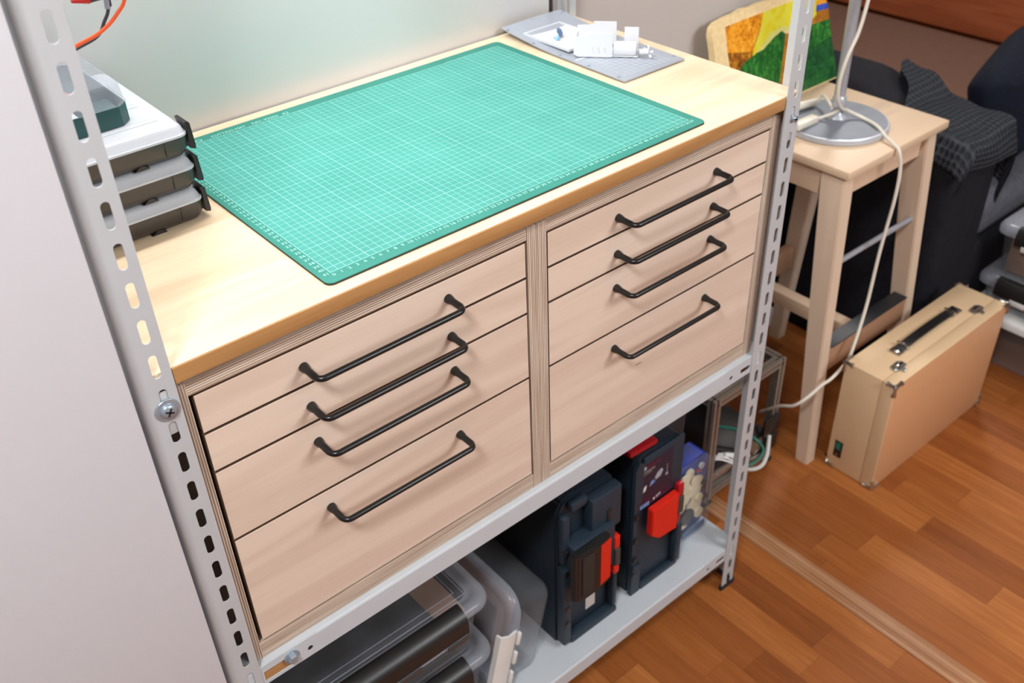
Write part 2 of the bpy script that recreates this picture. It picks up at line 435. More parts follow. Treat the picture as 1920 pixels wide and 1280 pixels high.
# ------------------------------------------------------------------ shelving rack
rack = thing('shelving_rack', (.264, .25, F), 'light grey slotted steel shelving rack carrying the drawer cabinets and worktop', 'shelving rack')
PZ0, PZ1 = F+.004, .94
def slotted(bm, u0, u1, z0, z1, su, zs, put, sw=.0088, sl=.0265, th=.0016):
    """flat strip with a column of stadium holes, filled, thickened and bent into place by put(u, z, depth)"""
    def quad(a, b, c, d): bm.faces.new([bm.verts.new(put(*p)) for p in (a, b, c, d)])
    def both(P):   # front and back sheet
        for i in range(len(P)-1):
            (a, b), (c, d) = P[i], P[i+1]
            for dp in (0, th): quad((*a, dp), (*b, dp), (*d, dp), (*c, dp))
    def wall(loop_, closed=False):
        n = len(loop_)
        for i in range(n if closed else n-1):
            a, b = loop_[i], loop_[(i+1) % n]; quad((*a, 0), (*b, 0), (*b, th), (*a, th))
    r = sw/2; h = sl/2-r; last = z0
    for zc in zs:
        lo, hi = zc-.02, zc+.02
        for dp in (0, th):
            if lo > last+.0005: quad((u0, last, dp), (u1, last, dp), (u1, lo, dp), (u0, lo, dp))
        for sg in (1, -1):
            arc = [(su+r*math.cos(PI*k/8), zc+sg*(h+r*math.sin(PI*k/8))) for k in range(9)]
            ez = hi if sg > 0 else lo
            outp = [(u1, zc+sg*h), (u1, ez)]+[(su+r*math.cos(PI*k/8), ez) for k in range(2, 7)]+[(u0, ez), (u0, zc+sg*h)]
            both(list(zip(arc, outp))); wall(arc)
        for sg, uu in ((1, u1), (-1, u0)):
            for dp in (0, th): quad((su+sg*r, zc-h, dp), (uu, zc-h, dp), (uu, zc+h, dp), (su+sg*r, zc+h, dp))
            wall([(su+sg*r, zc-h), (su+sg*r, zc+h)])
        last = hi
    for dp in (0, th): quad((u0, last, dp), (u1, last, dp), (u1, z1, dp), (u0, z1, dp))
    for uu in (u0, u1): wall([(uu, z0), (uu, z1)])
    for zz in (z0, z1): wall([(u0, zz), (u1, zz)])
def post(cx, cy, dx, dy, wf, ws, sf, ss, zoff, foot=True, name='post'):
    """L-section upright: corner (cx, cy), flange wf along dx facing front or back, flange ws along dy"""
    bm = new(); R = .0045; zs = []
    k = math.ceil((PZ0+.02-zoff)/.04)
    while zoff+.04*k < PZ1-.02: zs.append(zoff+.04*k); k += 1
    slotted(bm, R, wf, PZ0, PZ1, sf, zs, lambda u, z, d: (cx+dx*u, cy+dy*d, z))
    slotted(bm, R, ws, PZ0, PZ1, ss, zs, lambda u, z, d: (cx+dx*d, cy+dy*u, z))
    ring = []
    for i in range(13):
        a = PI/2*i/12; ring.append((cx+dx*(R-R*math.sin(a)), cy+dy*(R-R*math.cos(a))))
    inn = []
    for i in range(13):
        a = PI/2*i/12; r2 = R-.0016; inn.append((cx+dx*(R-r2*math.sin(a)), cy+dy*(R-r2*math.cos(a))))
    loft(bm, [[(x, y, z) for x, y in ring+inn[::-1]] for z in (PZ0, PZ1)], True, True)
    bmesh.ops.remove_doubles(bm, verts=bm.verts, dist=.00001)
    p = obj(name, bm, 'steel', rack, flat=True)
    bm = new()
    a0, a1 = sorted((cx-dx*.002, cx+dx*(wf+.002))); b0, b1 = sorted((cy-dy*.002, cy+dy*.006))
    box(bm, a0, a1, b0, b1, F, F+.012, .001)
    a0, a1 = sorted((cx-dx*.002, cx+dx*.006)); b0, b1 = sorted((cy+dy*.006, cy+dy*(ws+.002)))
    box(bm, a0, a1, b0, b1, F, F+.012, .001)
    sx = cx+dx*sf
    obj('foot_cap', bm, 'foot', p)
    bm = new(); box(bm, sx-.003, sx+.003, *sorted((cy-dy*.0022, cy-dy*.0002)), F+.0125, F+.03, .0005); obj('foot_clip', bm, 'foot', p)
    return p
FL = post(-.2408, -.002, 1, 1, .0385, .038, .0248, .0215, .0107)
FR = post(.7685, -.002, -1, 1, .0362, .036, .018, .0175, .0085)
BL = post(-.2408, .513, 1, -1, .038, .038, .019, .019, .0085)
BR = post(.7685, .513, -1, -1, .0345, .036, .017, .0175, .0130)

def shelf(zt, h, name):
    bm = new()
    x0, x1, y0, y1 = -.2385, .7665, -.0003, .511
    prof = [(y0, zt-h), (y0, zt-.003), (y0+.0009, zt-.0009), (y0+.003, zt), (y1-.003, zt), (y1-.0009, zt-.0009), (y1, zt-.003), (y1, zt-h),
            (y1-.0012, zt-h), (y1-.0012, zt-.0012), (y0+.0012, zt-.0012), (y0+.0012, zt-h)]
    # the lip is pierced near both ends by a hole and a slot, so build it as one sheet with real openings
    for a, b in ((x0, -.2), (-.2, -.122), (-.122, .668), (.668, .7325), (.7325, x1)):
        if (a, b) in ((-.2, -.122), (.668, .7325)): continue
        loft(bm, [[(x, p, q) for p, q in prof] for x in (a, b)], True, True)
    for a, b in ((-.2, -.122), (.668, .7325)):
        box(bm, a, b, y0+.0012, y1, zt-.0012, zt)
        box(bm, a, b, y1-.0012, y1, zt-h, zt-.0012)
        # front lip around a round hole and a long slot
        vs = []; es = []
        def loop(pts):
            L = [bm.verts.new((u, y0, z)) for u, z in pts]; vs.extend(L)
            es.extend(bm.edges.new((L[i], L[(i+1) % len(L)])) for i in range(len(L)))
        loop([(a, zt-h), (b, zt-h), (b, zt-.001), (a, zt-.001)])
        zc = zt-.6*h; s = 1 if a > 0 else -1
        cxr = (.6815 if s > 0 else -.134); sl0, sl1 = ((.706, .7315) if s > 0 else (-.1985, -.156))
        loop([(cxr+.0042*math.cos(t*PI/5), zc+.0042*math.sin(t*PI/5)) for t in range(10)])
        hh = .0045 if s > 0 else .0085
        r = .0044 if s > 0 else .002
        loop([(sl0, zc-hh), (sl1-r, zc-hh), (sl1, zc-hh+r), (sl1, zc+hh-r), (sl1-r, zc+hh), (sl0, zc+hh)])
        res = bmesh.ops.triangle_fill(bm, use_beauty=True, use_dissolve=False, edges=es)
        fs = [g for g in res['geom'] if isinstance(g, bmesh.types.BMFace)]
        ex = bmesh.ops.extrude_face_region(bm, geom=fs)
        for g in ex['geom']:
            if isinstance(g, bmesh.types.BMVert): g.co.y += .0012
    for x in (x0, x1-.0012): box(bm, x, x+.0012, y0+.002, y1-.002, zt-h, zt-.001)
    return obj(name, bm, 'steel_shelf', rack, flat=True)
SZ = -.4593; LZ = -.9375
s1 = shelf(SZ, .0352, 'shelf')
s2 = shelf(LZ, .0325, 'shelf')
for zt, h in ((SZ, .0352), (LZ, .0325)):
    bm = new(); box(bm, -.228, -.136, .0016, .006, zt-h+.004, zt-.004); box(bm, -.228, -.136, .006, .45, zt-h+.004, zt-.03 if h > .034 else zt-.028)
    obj('chipboard_stiffener', bm, 'pine_x' if 0 else 'topedge', rack, label='raw tan board behind the shelf lip')

def bolt(x, y, z, r=.0085, washer=.0125, phillips=False):
    bm = new()
    if phillips:
        lathe(bm, (x, y, z), [(washer, 0), (washer, -.0012), (washer-.0006, -.0018), (r, -.0019), (r, -.003), (r*.92, -.0046), (r*.7, -.0058), (r*.35, -.0064)], 28, 'y')
        o = obj('screw', bm, 'zinc', rack)
        bm = new()
        for a in (.5, .5+PI/2):
            box(bm, x-.0045, x+.0045, y-.0068, y-.0062, z-.0009, z+.0009, rot=about((x, y, z), 'Y', a))
        obj('cross_recess', bm, 'chrome_dk', o)
    else:
        lathe(bm, (x, y, z), [(washer, 0), (washer, -.0014), (r, -.0015), (r, -.0022)], 28, 'y')
        lathe(bm, (x, y-.0022, z), [(r*.98, 0), (r*.98, -.0035), (r*.8, -.0052), (r*.4, -.0054)], 6, 'y')
        obj('bolt', bm, 'zinc', rack)
bolt(-.2165, -.0022, -.0402, .0078, .0125, True)
bolt(.7515, -.0022, -.0365, .0042, .0056, True)
bolt(-.160, -.0004, SZ-.0155, .0075, .0105)
bolt(-.2165, -.0022, SZ-.0335, .0068, .0088)
for x0, x1 in ((-.2388, -.2052), (.7332, .7666)):
    bm = new(); box(bm, x0, x1, -.0002, .0014, -.072, -.0202, .0003)
    box(bm, x0 if x0 < 0 else x1-.0014, x0+.0014 if x0 < 0 else x1, .0014, .511, -.05, -.0202)
    obj('corner_plate', bm, 'steel', rack)

# ------------------------------------------------------------------ worktop
WT = thing('worktop', (.264, .25, -.0185), 'pale veneered worktop with a front edge toned brown for its weaker light, under the cutting mat', 'worktop')
bm = new(); box(bm, -.2386, .7664, .0022, .4955, -.0185, 0, .0006, 1, only='y'); obj('top_board', bm, 'top', WT)
bm = new(); box(bm, -.2012, .7314, -.0004, .0022, -.0185, -.0001, .0006, 2); obj('shaded_edge', bm, 'topedge', WT, label='oak front edge, browned in colour for its weaker light')

# ------------------------------------------------------------------ drawer cabinets
CY = .0100
def handle_mesh(xa, xb, z):
    bm = new(); yb = CY-.0325; r = .0037; rc = .0085
    pts = [(xa, CY, z), (xa, CY-.0035, z), (xa, CY-.010, z)]; rad = [.0060, .0057, .0042]
    def arc(cx, sgn):
        out = []
        for k in range(7):
            a = PI/2*k/6
            out.append((cx - sgn*rc*math.cos(a), yb+rc-rc*math.sin(a), z))
        return out
    L = arc(xa+rc, 1); Rr = arc(xb-rc, -1)[::-1]
    path = pts+L+Rr+[(xb, CY-.010, z), (xb, CY-.0035, z), (xb, CY, z)]
    rad = rad+[r+.0006]+[r]*(len(L)-1)+[r]*(len(Rr)-1)+[r+.0006]+[.0042, .0057, .0060]
    tube(bm, path, r, 14, radii=rad)
    return bm
zt, z1, z2, z3, zb = -.0472, -.0990, -.1522, -.2560, -.4322
def cabinet(x0, x1, dx0, dx1, label, hz, hx, gl=.0016):
    t = thing('drawer_cabinet', ((x0+x1)/2, .25, SZ), label, 'drawer cabinet', 'birch plywood drawer cabinets')
    top = -.0290; g = .0016
    bm = new(); box(bm, x0, dx0-gl, CY, .48, SZ+.0002, top-.0002, .0003, 1); obj('side_panel', bm, ['ply_x'], t)
    bm = new(); box(bm, dx1+g, x1, CY, .48, SZ+.0002, top-.0002, .0003, 1); obj('side_panel', bm, ['ply_x'], t)
    bm = new(); box(bm, dx0-gl, dx1+g, CY, .48, zt+g, top, .0003, 1); obj('top_panel', bm, ['ply_z'], t)
    bm = new(); box(bm, dx0-gl, dx1+g, CY, .48, SZ+.0002, zb-g, .0003, 1); obj('bottom_panel', bm, ['ply_z'], t)
    bm = new(); box(bm, dx0-gl, dx1+g, .465, .48, zb-g, zt+g); obj('back_panel', bm, ['gap_shade'], t)
    for (a, b), hzz in zip(((zt, z1), (z1, z2), (z2, z3), (z3, zb)), hz):
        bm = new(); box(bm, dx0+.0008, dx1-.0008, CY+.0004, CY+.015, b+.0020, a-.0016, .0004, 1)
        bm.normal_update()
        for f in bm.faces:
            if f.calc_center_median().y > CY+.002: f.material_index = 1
        d = obj('drawer', bm, ['birch', 'drawer_edge_shade'], t, origin=(random.uniform(-3, 3), .4, random.uniform(-3, 3)))
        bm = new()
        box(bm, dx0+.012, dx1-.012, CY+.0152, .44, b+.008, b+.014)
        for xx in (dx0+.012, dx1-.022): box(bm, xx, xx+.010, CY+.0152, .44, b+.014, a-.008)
        obj('drawer_box', bm, 'gap_shade', d)
        obj('handle', handle_mesh(hx[0], hx[1], hzz), 'blk_metal', d, label='black bow handle with flared feet')
    return t
cabinet(-.2045, .2668, -.1862, .2493, 'left birch plywood drawer cabinet with four black handled drawers, beside the slotted post', (-.0742, -.1284, -.1802, -.2842), (-.0647, .1290), .0044)
cabinet(.2670, .7385, .2846, .7184, 'right birch plywood drawer cabinet with four black handled drawers, nearer the wooden stool', (-.0742, -.1292, -.1834, -.2866), (.4082, .6017))

# ------------------------------------------------------------------ cutting mat
cm = thing('cutting_mat', (.285, .245, 0), 'large green cutting mat with a white centimetre grid lying on the worktop', 'cutting mat')
bm = new(); prism(bm, rrect(-.0150, .5850, .0200, .4700, .009), .0001, .0022); obj('mat_core', bm, 'mat_core', cm, label='dark layer showing at the mat edge')
bm = new(); prism(bm, rrect(-.0148, .5848, .0202, .4698, .009), .0022, .0031); obj('printed_surface', bm, 'mat', cm, origin=(0, .0401, .0022))
bm = new(); ZT = .0032
for i in range(0, 58): text(bm, str(i), .0072, (.01*i+(.0008 if i < 57 else 0), .0401-.0062, ZT), sx=1.1)
obj('front_numbers', bm, 'mat_print', cm, recalc=False); bm = new()
for i in range(1, 42): text(bm, str(i), .0070, (-.0056, .0401+.01*(41-i)-.0005, ZT), sx=1.1)
obj('side_numbers', bm, 'mat_print', cm, recalc=False); bm = new()
text(bm, 'CUTTING MAT', .0090, (.092, .4562, ZT), width=.052); obj('title_text', bm, 'mat_print', cm, recalc=False); bm = new(); text(bm, 'NO. 92203', .0090, (.149, .4562, ZT), width=.040); obj('title_text', bm, 'mat_print', cm, recalc=False); bm = new(); text(bm, 'A2', .0090, (.1815, .4562, ZT), width=.010)
obj('title_text', bm, 'mat_print', cm, recalc=False); bm = new(); text(bm, 'IO', .0110, (.0455, .4562, ZT), width=.014)
obj('title_text', bm, 'mat_print', cm, recalc=False); bm = new()
for i in range(0, 51):
    x = .465+.002*i
    if x > .5695: break
    box(bm, x-.0002, x+.0002, .4512, .4530, ZT-.0001, ZT)
obj('millimetre_scale', bm, 'mat_print', cm, recalc=False)

# ------------------------------------------------------------------ board on the wall behind the worktop
wb = thing('wall_board', (.24, .50, -.0184), 'smooth off-white board standing behind the worktop', 'wall panel')
bm = new(); box(bm, -.2385, .7255, .4985, .5020, -.0180, .93, .0005); obj('panel', bm, 'board', wb)
bm = new(); box(bm, .7257, .7345, .4985, .5105, -.0180, .93, .0005); obj('edge_strip', bm, 'blk_plastic', wb, label='black strip along the right edge')

# ------------------------------------------------------------------ organiser cases on the left
def organiser(z0, label):
    t = thing('organiser_case', (-.135, .37, z0), label, 'organiser case', 'stacked organiser cases with milky lids')
    x0, x1, y0, y1 = -.236, -.0395, .250, .482; hb = .026; H = .0395
    bm = new()
    rings = []
    for z, ins, r in ((0, .011, .006), (.0025, .0065, .008), (.007, .003, .010), (.012, .0008, .011), (hb, 0, .012)):
        rings.append([(x, y, z0+z) for x, y in rrect(x0+ins, x1-ins, y0+ins, y1-ins, r)])
    loft(bm, rings)
    b = obj('base', bm, 'smoke', t, ang=60)
    for xx in (x0+.055, x0+.137): # notches of the stacking feet in the lower front edge
        bm = new(); prism(bm, [(xx-.009, z0+.0004), (xx+.009, z0+.0004), (xx+.003, z0+.0052), (xx-.002, z0+.0056)], y0+.0035, y0+.012, 'xz')
        obj('foot_notch', bm, 'blk_plastic', b)
    for xx in (x0+.075, x1-.030):
        bm = new(); box(bm, xx-.0003, xx+.0003, y0-.0006, y0+.001, z0+.008, z0+hb-.0004)
        obj('moulded_rib', bm, 'dkgrey', b)
    bm = new(); rings = []
    for z, ins, r in ((hb, -.001, .013), (hb+.0025, -.001, .013), (hb+.0035, .0008, .012), (H-.004, .003, .011), (H-.001, .0065, .009), (H, .009, .008)):
        rings.append([(x, y, z0+z+.0001) for x, y in rrect(x0+ins, x1-ins, y0+ins, y1-ins, r)])
    loft(bm, rings)
    l = obj('lid', bm, 'lid', t, ang=60)
    for yy in (y0+.03, y0+.085, y0+.14, y0+.195):
        bm = new(); box(bm, x0+.02, x1-.02, yy, yy+.012, z0+H+.0001, z0+H+.0008, .0004); obj('lid_rib', bm, 'lid', l)
    for yy in (y0+.004,):
        bm = new(); prism(bm, [(x1+.0004, z0+.008), (x1+.0060, z0+.006), (x1+.0068, z0+.010), (x1+.0052, z0+H-.002), (x1+.003, z0+H+.0004), (x1-.001, z0+H), (x1+.0004, z0+H-.006)], yy, yy+.026, 'xz')
        obj('latch', bm, 'blk_plastic', t)
    return t
for k, lab in enumerate(('grey organiser case at the bottom of the stack of three on the worktop', 'grey organiser case in the middle of the stack of three',
                         'grey organiser case on top of the stack of three, under the small green box')):
    organiser(.0002+.0403*k, lab)
OT = .0002+.0403*3+.0006
gb = thing('parts_box', (-.16, .39, OT), 'small bottle green box with a crystal clear lid on top of the organiser cases', 'box')
def octo(x0, x1, y0, y1, c): return [(x0+c, y0), (x1-c, y0), (x1, y0+c), (x1, y1-c), (x1-c, y1), (x0+c, y1), (x0, y1-c), (x0, y0+c)]
bm = new(); o1 = octo(-.232, -.082, .292, .470, .012); o2 = octo(-.230, -.084, .294, .468, .011)
loft(bm, [[(x, y, z) for x, y in o1] for z in (OT, OT+.022)], cap=False)
loft(bm, [[(x, y, z) for x, y in o2] for z in (OT+.0015, OT+.022)], cap=False)
f = bm.faces.new([bm.verts.new((x, y, OT+.0015)) for x, y in o2]); f = bm.faces.new([bm.verts.new((x, y, OT)) for x, y in o1])
v = None
loft(bm, [[(x, y, OT+.022) for x, y in o1], [(x, y, OT+.022) for x, y in o2]], cap=False)
obj('box_base', bm, 'green_dk', gb, ang=20)
bm = new()
rings = [[(x, y, z) for x, y in octo(-.233+i, -.081-i, .291+i, .471-i, .012)] for i, z in ((0, OT+.0222), (0, OT+.0245), (.0015, OT+.0246), (.003, OT+.044), (.006, OT+.0462))]
loft(bm, rings); obj('box_lid', bm, 'glassy', gb, ang=20)
bm = new(); box(bm, -.125, -.092, .302, .335, OT+.002, OT+.019, .003); obj('inner_tray', bm, 'green_dk', gb)
bm = new(); box(bm, -.205, -.135, .300, .350, OT+.0018, OT+.018, .002); tag(obj('label_card', bm, 'offwhite'), 'white card inside the small green clear lidded box', 'card')
bm = new(); tube(bm, [(-.12, .340, OT+.018), (-.155, .45, OT+.02)], .008, 12); tag(obj('red_marker', bm, 'red_dk'), 'dusty red tube lying inside the small green box', 'tube')
bm = new(); box(bm, -.21, -.165, .37, .46, OT+.003, OT+.028, .003, rot=about((-.18, .41, OT), 'Z', .25)); tag(obj('wooden_block', bm, 'cardboard'), 'brown block lying inside the small green box', 'block')

# ------------------------------------------------------------------ test leads hanging above the cases
bm = new(); tube(bm, smooth_path([(-.205, .2, .232), (-.1462, .2, .2475), (-.1188, .2, .255), (-.0988, .2, .268), (-.0868, .2, .285), (-.082, .21, .33), (-.07, .24, .5), (-.06, .3, .9)]), .0019, 10)
tag(obj('orange_cable', bm, 'orange'), 'bright orange cable curving down from above at the top left', 'cable')
bm = new(); P = smooth_path([(-.205, .203, .228), (-.1462, .2035, .2435), (-.122, .204, .2505), (-.112, .204, .262), (-.1045, .204, .2745), (-.101, .208, .30), (-.095, .25, .5), (-.09, .3, .9)])
tube(bm, P, .0017, 10); c = obj('charcoal_cable', bm, 'grey_cable'); tag(c, 'charcoal cable crossing behind the orange one at the top left', 'cable')
bm = new(); tube(bm, [(-.1052, .204, .273), (-.1025, .206, .29)], .0028, 10); obj('cable_sleeve', bm, 'grey_sleeve', c)
cl = thing('test_clip', (-.122, .2, .284), 'red test clip with a dark grip at the top left edge of the picture', 'clip')
bm = new(); tube(bm, [(-.138, .2, .2885), (-.1215, .2, .2865)], .0035, 12, radii=[.0018, .004]); obj('clip_jaw', bm, 'red_cable', cl)
bm = new(); tube(bm, [(-.1215, .2, .2865), (-.103, .2, .2875)], .0034, 12); obj('clip_grip', bm, 'grey_cable', cl)

# ------------------------------------------------------------------ grey plate and white printed parts at the back right of the worktop
gp = thing('grey_plate', (.67, .34, .0002), 'thin light grey plate with riveted edges at the back right of the worktop', 'plate')
bm = new()
nx, ny = 6, 16
def ph(u, v): return .0042+.0105*max(0, v-.55)**1.5/.3+.0012*math.sin(u*3)*v
top = [[bm.verts.new((.606+.132*u/nx+(.004*v/ny), .198+.29*v/ny, ph(u/nx, v/ny))) for u in range(nx+1)] for v in range(ny+1)]
bot = [[bm.verts.new((.606+.132*u/nx+(.004*v/ny), .198+.29*v/ny, ph(u/nx, v/ny)-.0018)) for u in range(nx+1)] for v in range(ny+1)]
for j in range(ny):
    for i in range(nx):
        bm.faces.new((top[j][i], top[j][i+1], top[j+1][i+1], top[j+1][i])); bm.faces.new((bot[j][i], bot[j+1][i], bot[j+1][i+1], bot[j][i+1]))
for j in range(ny):
    for i in (0, nx): bm.faces.new((top[j][i], bot[j][i], bot[j+1][i], top[j+1][i]))
for i in range(nx):
    for j in (0, ny): bm.faces.new((top[j][i], bot[j][i], bot[j][i+1], top[j][i+1]))
obj('plate_sheet', bm, 'grey_plate', gp, ang=50)
for x, y in ((.612, .215), (.612, .28), (.612, .345), (.612, .41), (.613, .475), (.733, .215), (.733, .3), (.735, .475), (.675, .483)):
    bm = new(); lathe(bm, (x, y, .0042+.0105*max(0, (y-.198)/.29-.55)**1.5/.3), [(.0026, 0), (.0026, .0012), (.0012, .0018)], 12)
    obj('plate_rivet', bm, 'zinc', gp)
bm = new()
for i in range(10): box(bm, .622+.0105*i, .6226+.0105*i, .208, .300, .0044, .0050)
for j in range(9): box(bm, .622, .7166, .208+.0113*j, .2086+.0113*j, .0044, .0049)
obj('printed_mesh_patch', bm, 'grey_lt', gp, label='pale square mesh printed on the plate')
bm = new(); box(bm, .612, .735, .308, .312, .0046, .0048); obj('surface_line', bm, 'grey_lt', gp)
for i, (x, y) in enumerate(((.607, .43), (.655, .47))): pass
# shallow white tray
tr = thing('white_tray', (.668, .385, .006), 'shallow white printed tray holding small blue grey bits, on the grey plate', 'tray')
TX0, TX1, TY0, TY1 = .624, .704, .338, .448
for b in ((TX0, TX1, TY0, TY1, .0078, .0096),):
    bm = new(); box(bm, *b); obj('tray_floor', bm, 'print', tr)
for b in ((TX0, TX0+.0015, TY0, TY1), (TX1-.0015, TX1, TY0, TY1), (TX0+.0016, TX1-.0016, TY0, TY0+.0015), (TX0+.0016, TX1-.0016, TY1-.0015, TY1)):
    bm = new(); box(bm, *b, .0097, .0122); obj('tray_wall', bm, 'print', tr)
def blob(name, x, y, z, r, m, label, cat, n=5):
    bm = new()
    for k in range(n):
        a = random.uniform(0, 6.28); rr = random.uniform(0, r)
        res = bmesh.ops.create_icosphere(bm, subdivisions=1, radius=random.uniform(.3, .5)*r*1.2, matrix=Matrix.Translation((x+rr*math.cos(a), y+rr*math.sin(a), z+r*.4+random.uniform(0, r*1.0))))
    tag(obj(name, bm, m), label, cat)
blob('blue_grey_fitting', .660, .398, .0098, .0075, 'bluebit', 'small heap of blue grey fittings standing in the white tray', 'fitting', 8)
blob('sky_blue_fitting', .644, .388, .0098, .005, 'skybit', 'sky blue scrap beside the blue grey fittings in the tray', 'fitting', 4)
# upright printed bracket with slots
def bracket(name, x, y, w, h, rot, label, slots=True, zb=.0062, step=True):
    t = thing(name, (x+w/2, y, zb), label, 'printed bracket')
    Rm = about((x, y, 0), 'Z', rot)
    bm = new()
    if slots:
        # front wall as a sheet with three slanted slots
        th = .0024; vs = []; es = []
        def loop(pts):
            L = [bm.verts.new((u, y, z)) for u, z in pts]; vs.extend(L); es.extend(bm.edges.new((L[i], L[(i+1) % len(L)])) for i in range(len(L)))
        loop([(x, zb+.004), (x+.006, zb), (x+w, zb), (x+w, zb+h), (x+w*.42, zb+h), (x+w*.42, zb+h*.86), (x, zb+h*.82)])
        for k in range(3):
            cx = x+w*(.48+.15*k); z0 = zb+.006; z1 = zb+h*.42
            loop([(cx+.0025, z0), (cx+.0047, z0), (cx+.0022, z1), (cx, z1)])
        res = bmesh.ops.triangle_fill(bm, use_beauty=True, use_dissolve=False, edges=es)
        fs = [g for g in res['geom'] if isinstance(g, bmesh.types.BMFace)]
        ex = bmesh.ops.extrude_face_region(bm, geom=fs)
        for g in ex['geom']:
            if isinstance(g, bmesh.types.BMVert): g.co.y += th
        for v in bm.verts: v.co = Rm @ v.co
    else:
        box(bm, x, x+w, y, y+.0024, zb, zb+h, .0004, 1, rot=Rm)
    obj('upright_wall', bm, 'print', t, ang=25)
    return t, Rm
A_ = -.86
bx_, by_ = .619, .322
t, Rm = bracket('printed_bracket', bx_, by_, .060, .037, A_, 'white printed bracket with three slots and a round motor housing, nearest the cutting mat')
RA = about((bx_, by_, 0), 'Z', A_)
bm = new(); box(bm, bx_+.004, bx_+.100, by_+.0026, by_+.040, .0062, .0082, .0004, 1, rot=RA); obj('base_plate', bm, 'print', t)
bm = new(); box(bm, bx_, bx_+.0024, by_+.0026, by_+.046, .0084, .0335, .0004, 1, rot=RA); obj('side_wall', bm, 'print', t)
bm = new(); box(bm, bx_+.0605, bx_+.0975, by_+.002, by_+.026, .0084, .0245, .003, 2, rot=RA); obj('motor_block', bm, 'print', t)
t2, Rm2 = bracket('printed_bracket', bx_+.040, by_+.034, .062, .036, A_, 'taller white printed bracket standing behind the slotted one', True, zb=.0084)
bm = new(); box(bm, bx_+.040, bx_+.102, by_+.0366, by_+.050, .0084, .0100, .0004, 1, rot=about((bx_+.040, by_+.034, 0), 'Z', A_)); obj('base_plate', bm, 'print', t2)
t3, _ = bracket('printed_tab', .695, .287, .0225, .036, A_, 'plain white upright printed tab at the right of the brackets', False)
bm = new(); box(bm, .695, .7175, .2896, .302, .0062, .0078, .0004, 1, rot=about((.695, .287, 0), 'Z', A_)); obj('base_plate', bm, 'print', t3)
fn = thing('plastic_cog', (.693, .243, .006), 'small white printed cog with knobs beside the motor housing', 'printed part')
bm = new(); tube(bm, [(.688, .247, .015), (.698, .238, .015)], .0045, 14); obj('cog_hub', bm, 'print', fn)
for k in range(5):
    a = k*2*PI/5; bm = new(); box(bm, .696, .699, .235, .2385, .0195, .0250, .0006, 1, rot=about((.697, .237, .015), 'X', a)); obj('cog_tooth', bm, 'print', fn)

# ------------------------------------------------------------------ step stool
ST = F+.735
stool = thing('stool', (1.356, .30, F), 'tall pale beech step stool carrying the lamp and the painting', 'stool')
cx, cy = 1.356, .302
bm = new(); box(bm, 1.177, 1.535, .140, .452, ST-.018, ST, .003, 2); obj('seat', bm, 'pine_y', stool)
def leg(sx, sy):
    bm = new(); zt_ = ST-.0182
    X = lambda d: cx+sx*d; Y = lambda d: cy+sy*d
    fo = [(X(.191), Y(.194)), (X(.191-.031), Y(.194)), (X(.191-.031), Y(.194-.033)), (X(.191), Y(.194-.033))]
    to = [(X(.166), Y(.146)), (X(.166-.036), Y(.146)), (X(.166-.036), Y(.146-.056)), (X(.166), Y(.146-.056))]
    loft(bm, [[(x, y, F+.0002) for x, y in fo], [(x, y, zt_) for x, y in to]])
    es = [e for e in bm.edges if abs(e.verts[0].co.z-e.verts[1].co.z) > .1]
    bmesh.ops.bevel(bm, geom=es, offset=.0025, segments=2, affect='EDGES')
    obj('leg', bm, 'pine_z', stool)
for sx in (-1, 1):
    for sy in (-1, 1): leg(sx, sy)
for sy in (-1, 1):
    bm = new(); y = cy+sy*.125; box(bm, cx-.128, cx+.128, y-.011, y+.011, ST-.075, ST-.0182, .001, 1); obj('apron', bm, 'pine_x' if 0 else 'pine_c', stool)
for sx in (-1, 1):
    bm = new(); x = cx+sx*.151
    box(bm, x-.010, x+.010, cy-.088, cy+.088, ST-.078, ST-.0182, .001, 1); obj('apron', bm, 'pine_c', stool)
zf = F+.31
bm = new(); box(bm, cx-.147, cx+.147, .128, .158, zf-.066, zf-.003, .002, 2); fr = obj('foot_rest', bm, 'pine_x', stool)
bm = new(); box(bm, cx-.146, cx+.146, .125, .160, zf-.003, zf, .001, 1); obj('metal_cover', bm, 'chrome_dk', fr, label='dark metal strip on the foot rest')
bm = new(); box(bm, cx-.147, cx+.147, .446, .470, zf-.066, zf-.003, .002, 2); obj('rear_rail', bm, 'pine_x', stool)
bm = new(); box(bm, cx-.016, cx+.016, .1605, .4455, zf-.066, zf-.030, .002, 2); obj('stretcher', bm, 'pine_c', stool)
bm = new(); cyl(bm, (cx-.148, .158, -.552), (cx+.148, .158, -.552), .0062, 14); obj('metal_rod', bm, 'alu', stool)

# ------------------------------------------------------------------ lamp standing on the stool
LX, LY = 1.345, .292
lamp = thing('table_lamp', (LX, LY, ST), 'silver lamp with a flat round base and a straight pole, standing on the stool', 'lamp')
bm = new(); lathe(bm, (LX, LY, ST+.0002), [(.106, 0), (.1085, .002), (.1085, .010), (.107, .0125), (.104, .0132)], 64); obj('base_rim', bm, 'alu_rim', lamp)
bm = new(); lathe(bm, (LX, LY, ST+.0135), [(.1035, 0), (.103, .0008), (.060, .0035), (.024, .0065)], 64); obj('base_plate', bm, 'alu_base', lamp)
bm = new(); lathe(bm, (LX, LY, ST+.020), [(.021, 0), (.019, .003), (.012, .009), (.0095, .016), (.009, .022), (.013, .024), (.015, .030), (.0145, .040), (.012, .044), (.011, .046)], 32); obj('neck', bm, 'alu_rim', lamp)
bm = new(); tube(bm, [(LX+.002, LY+.002, ST+.066), (LX+.006, LY+.006, ST+.9)], .0115, 20); obj('pole', bm, 'alu', lamp)
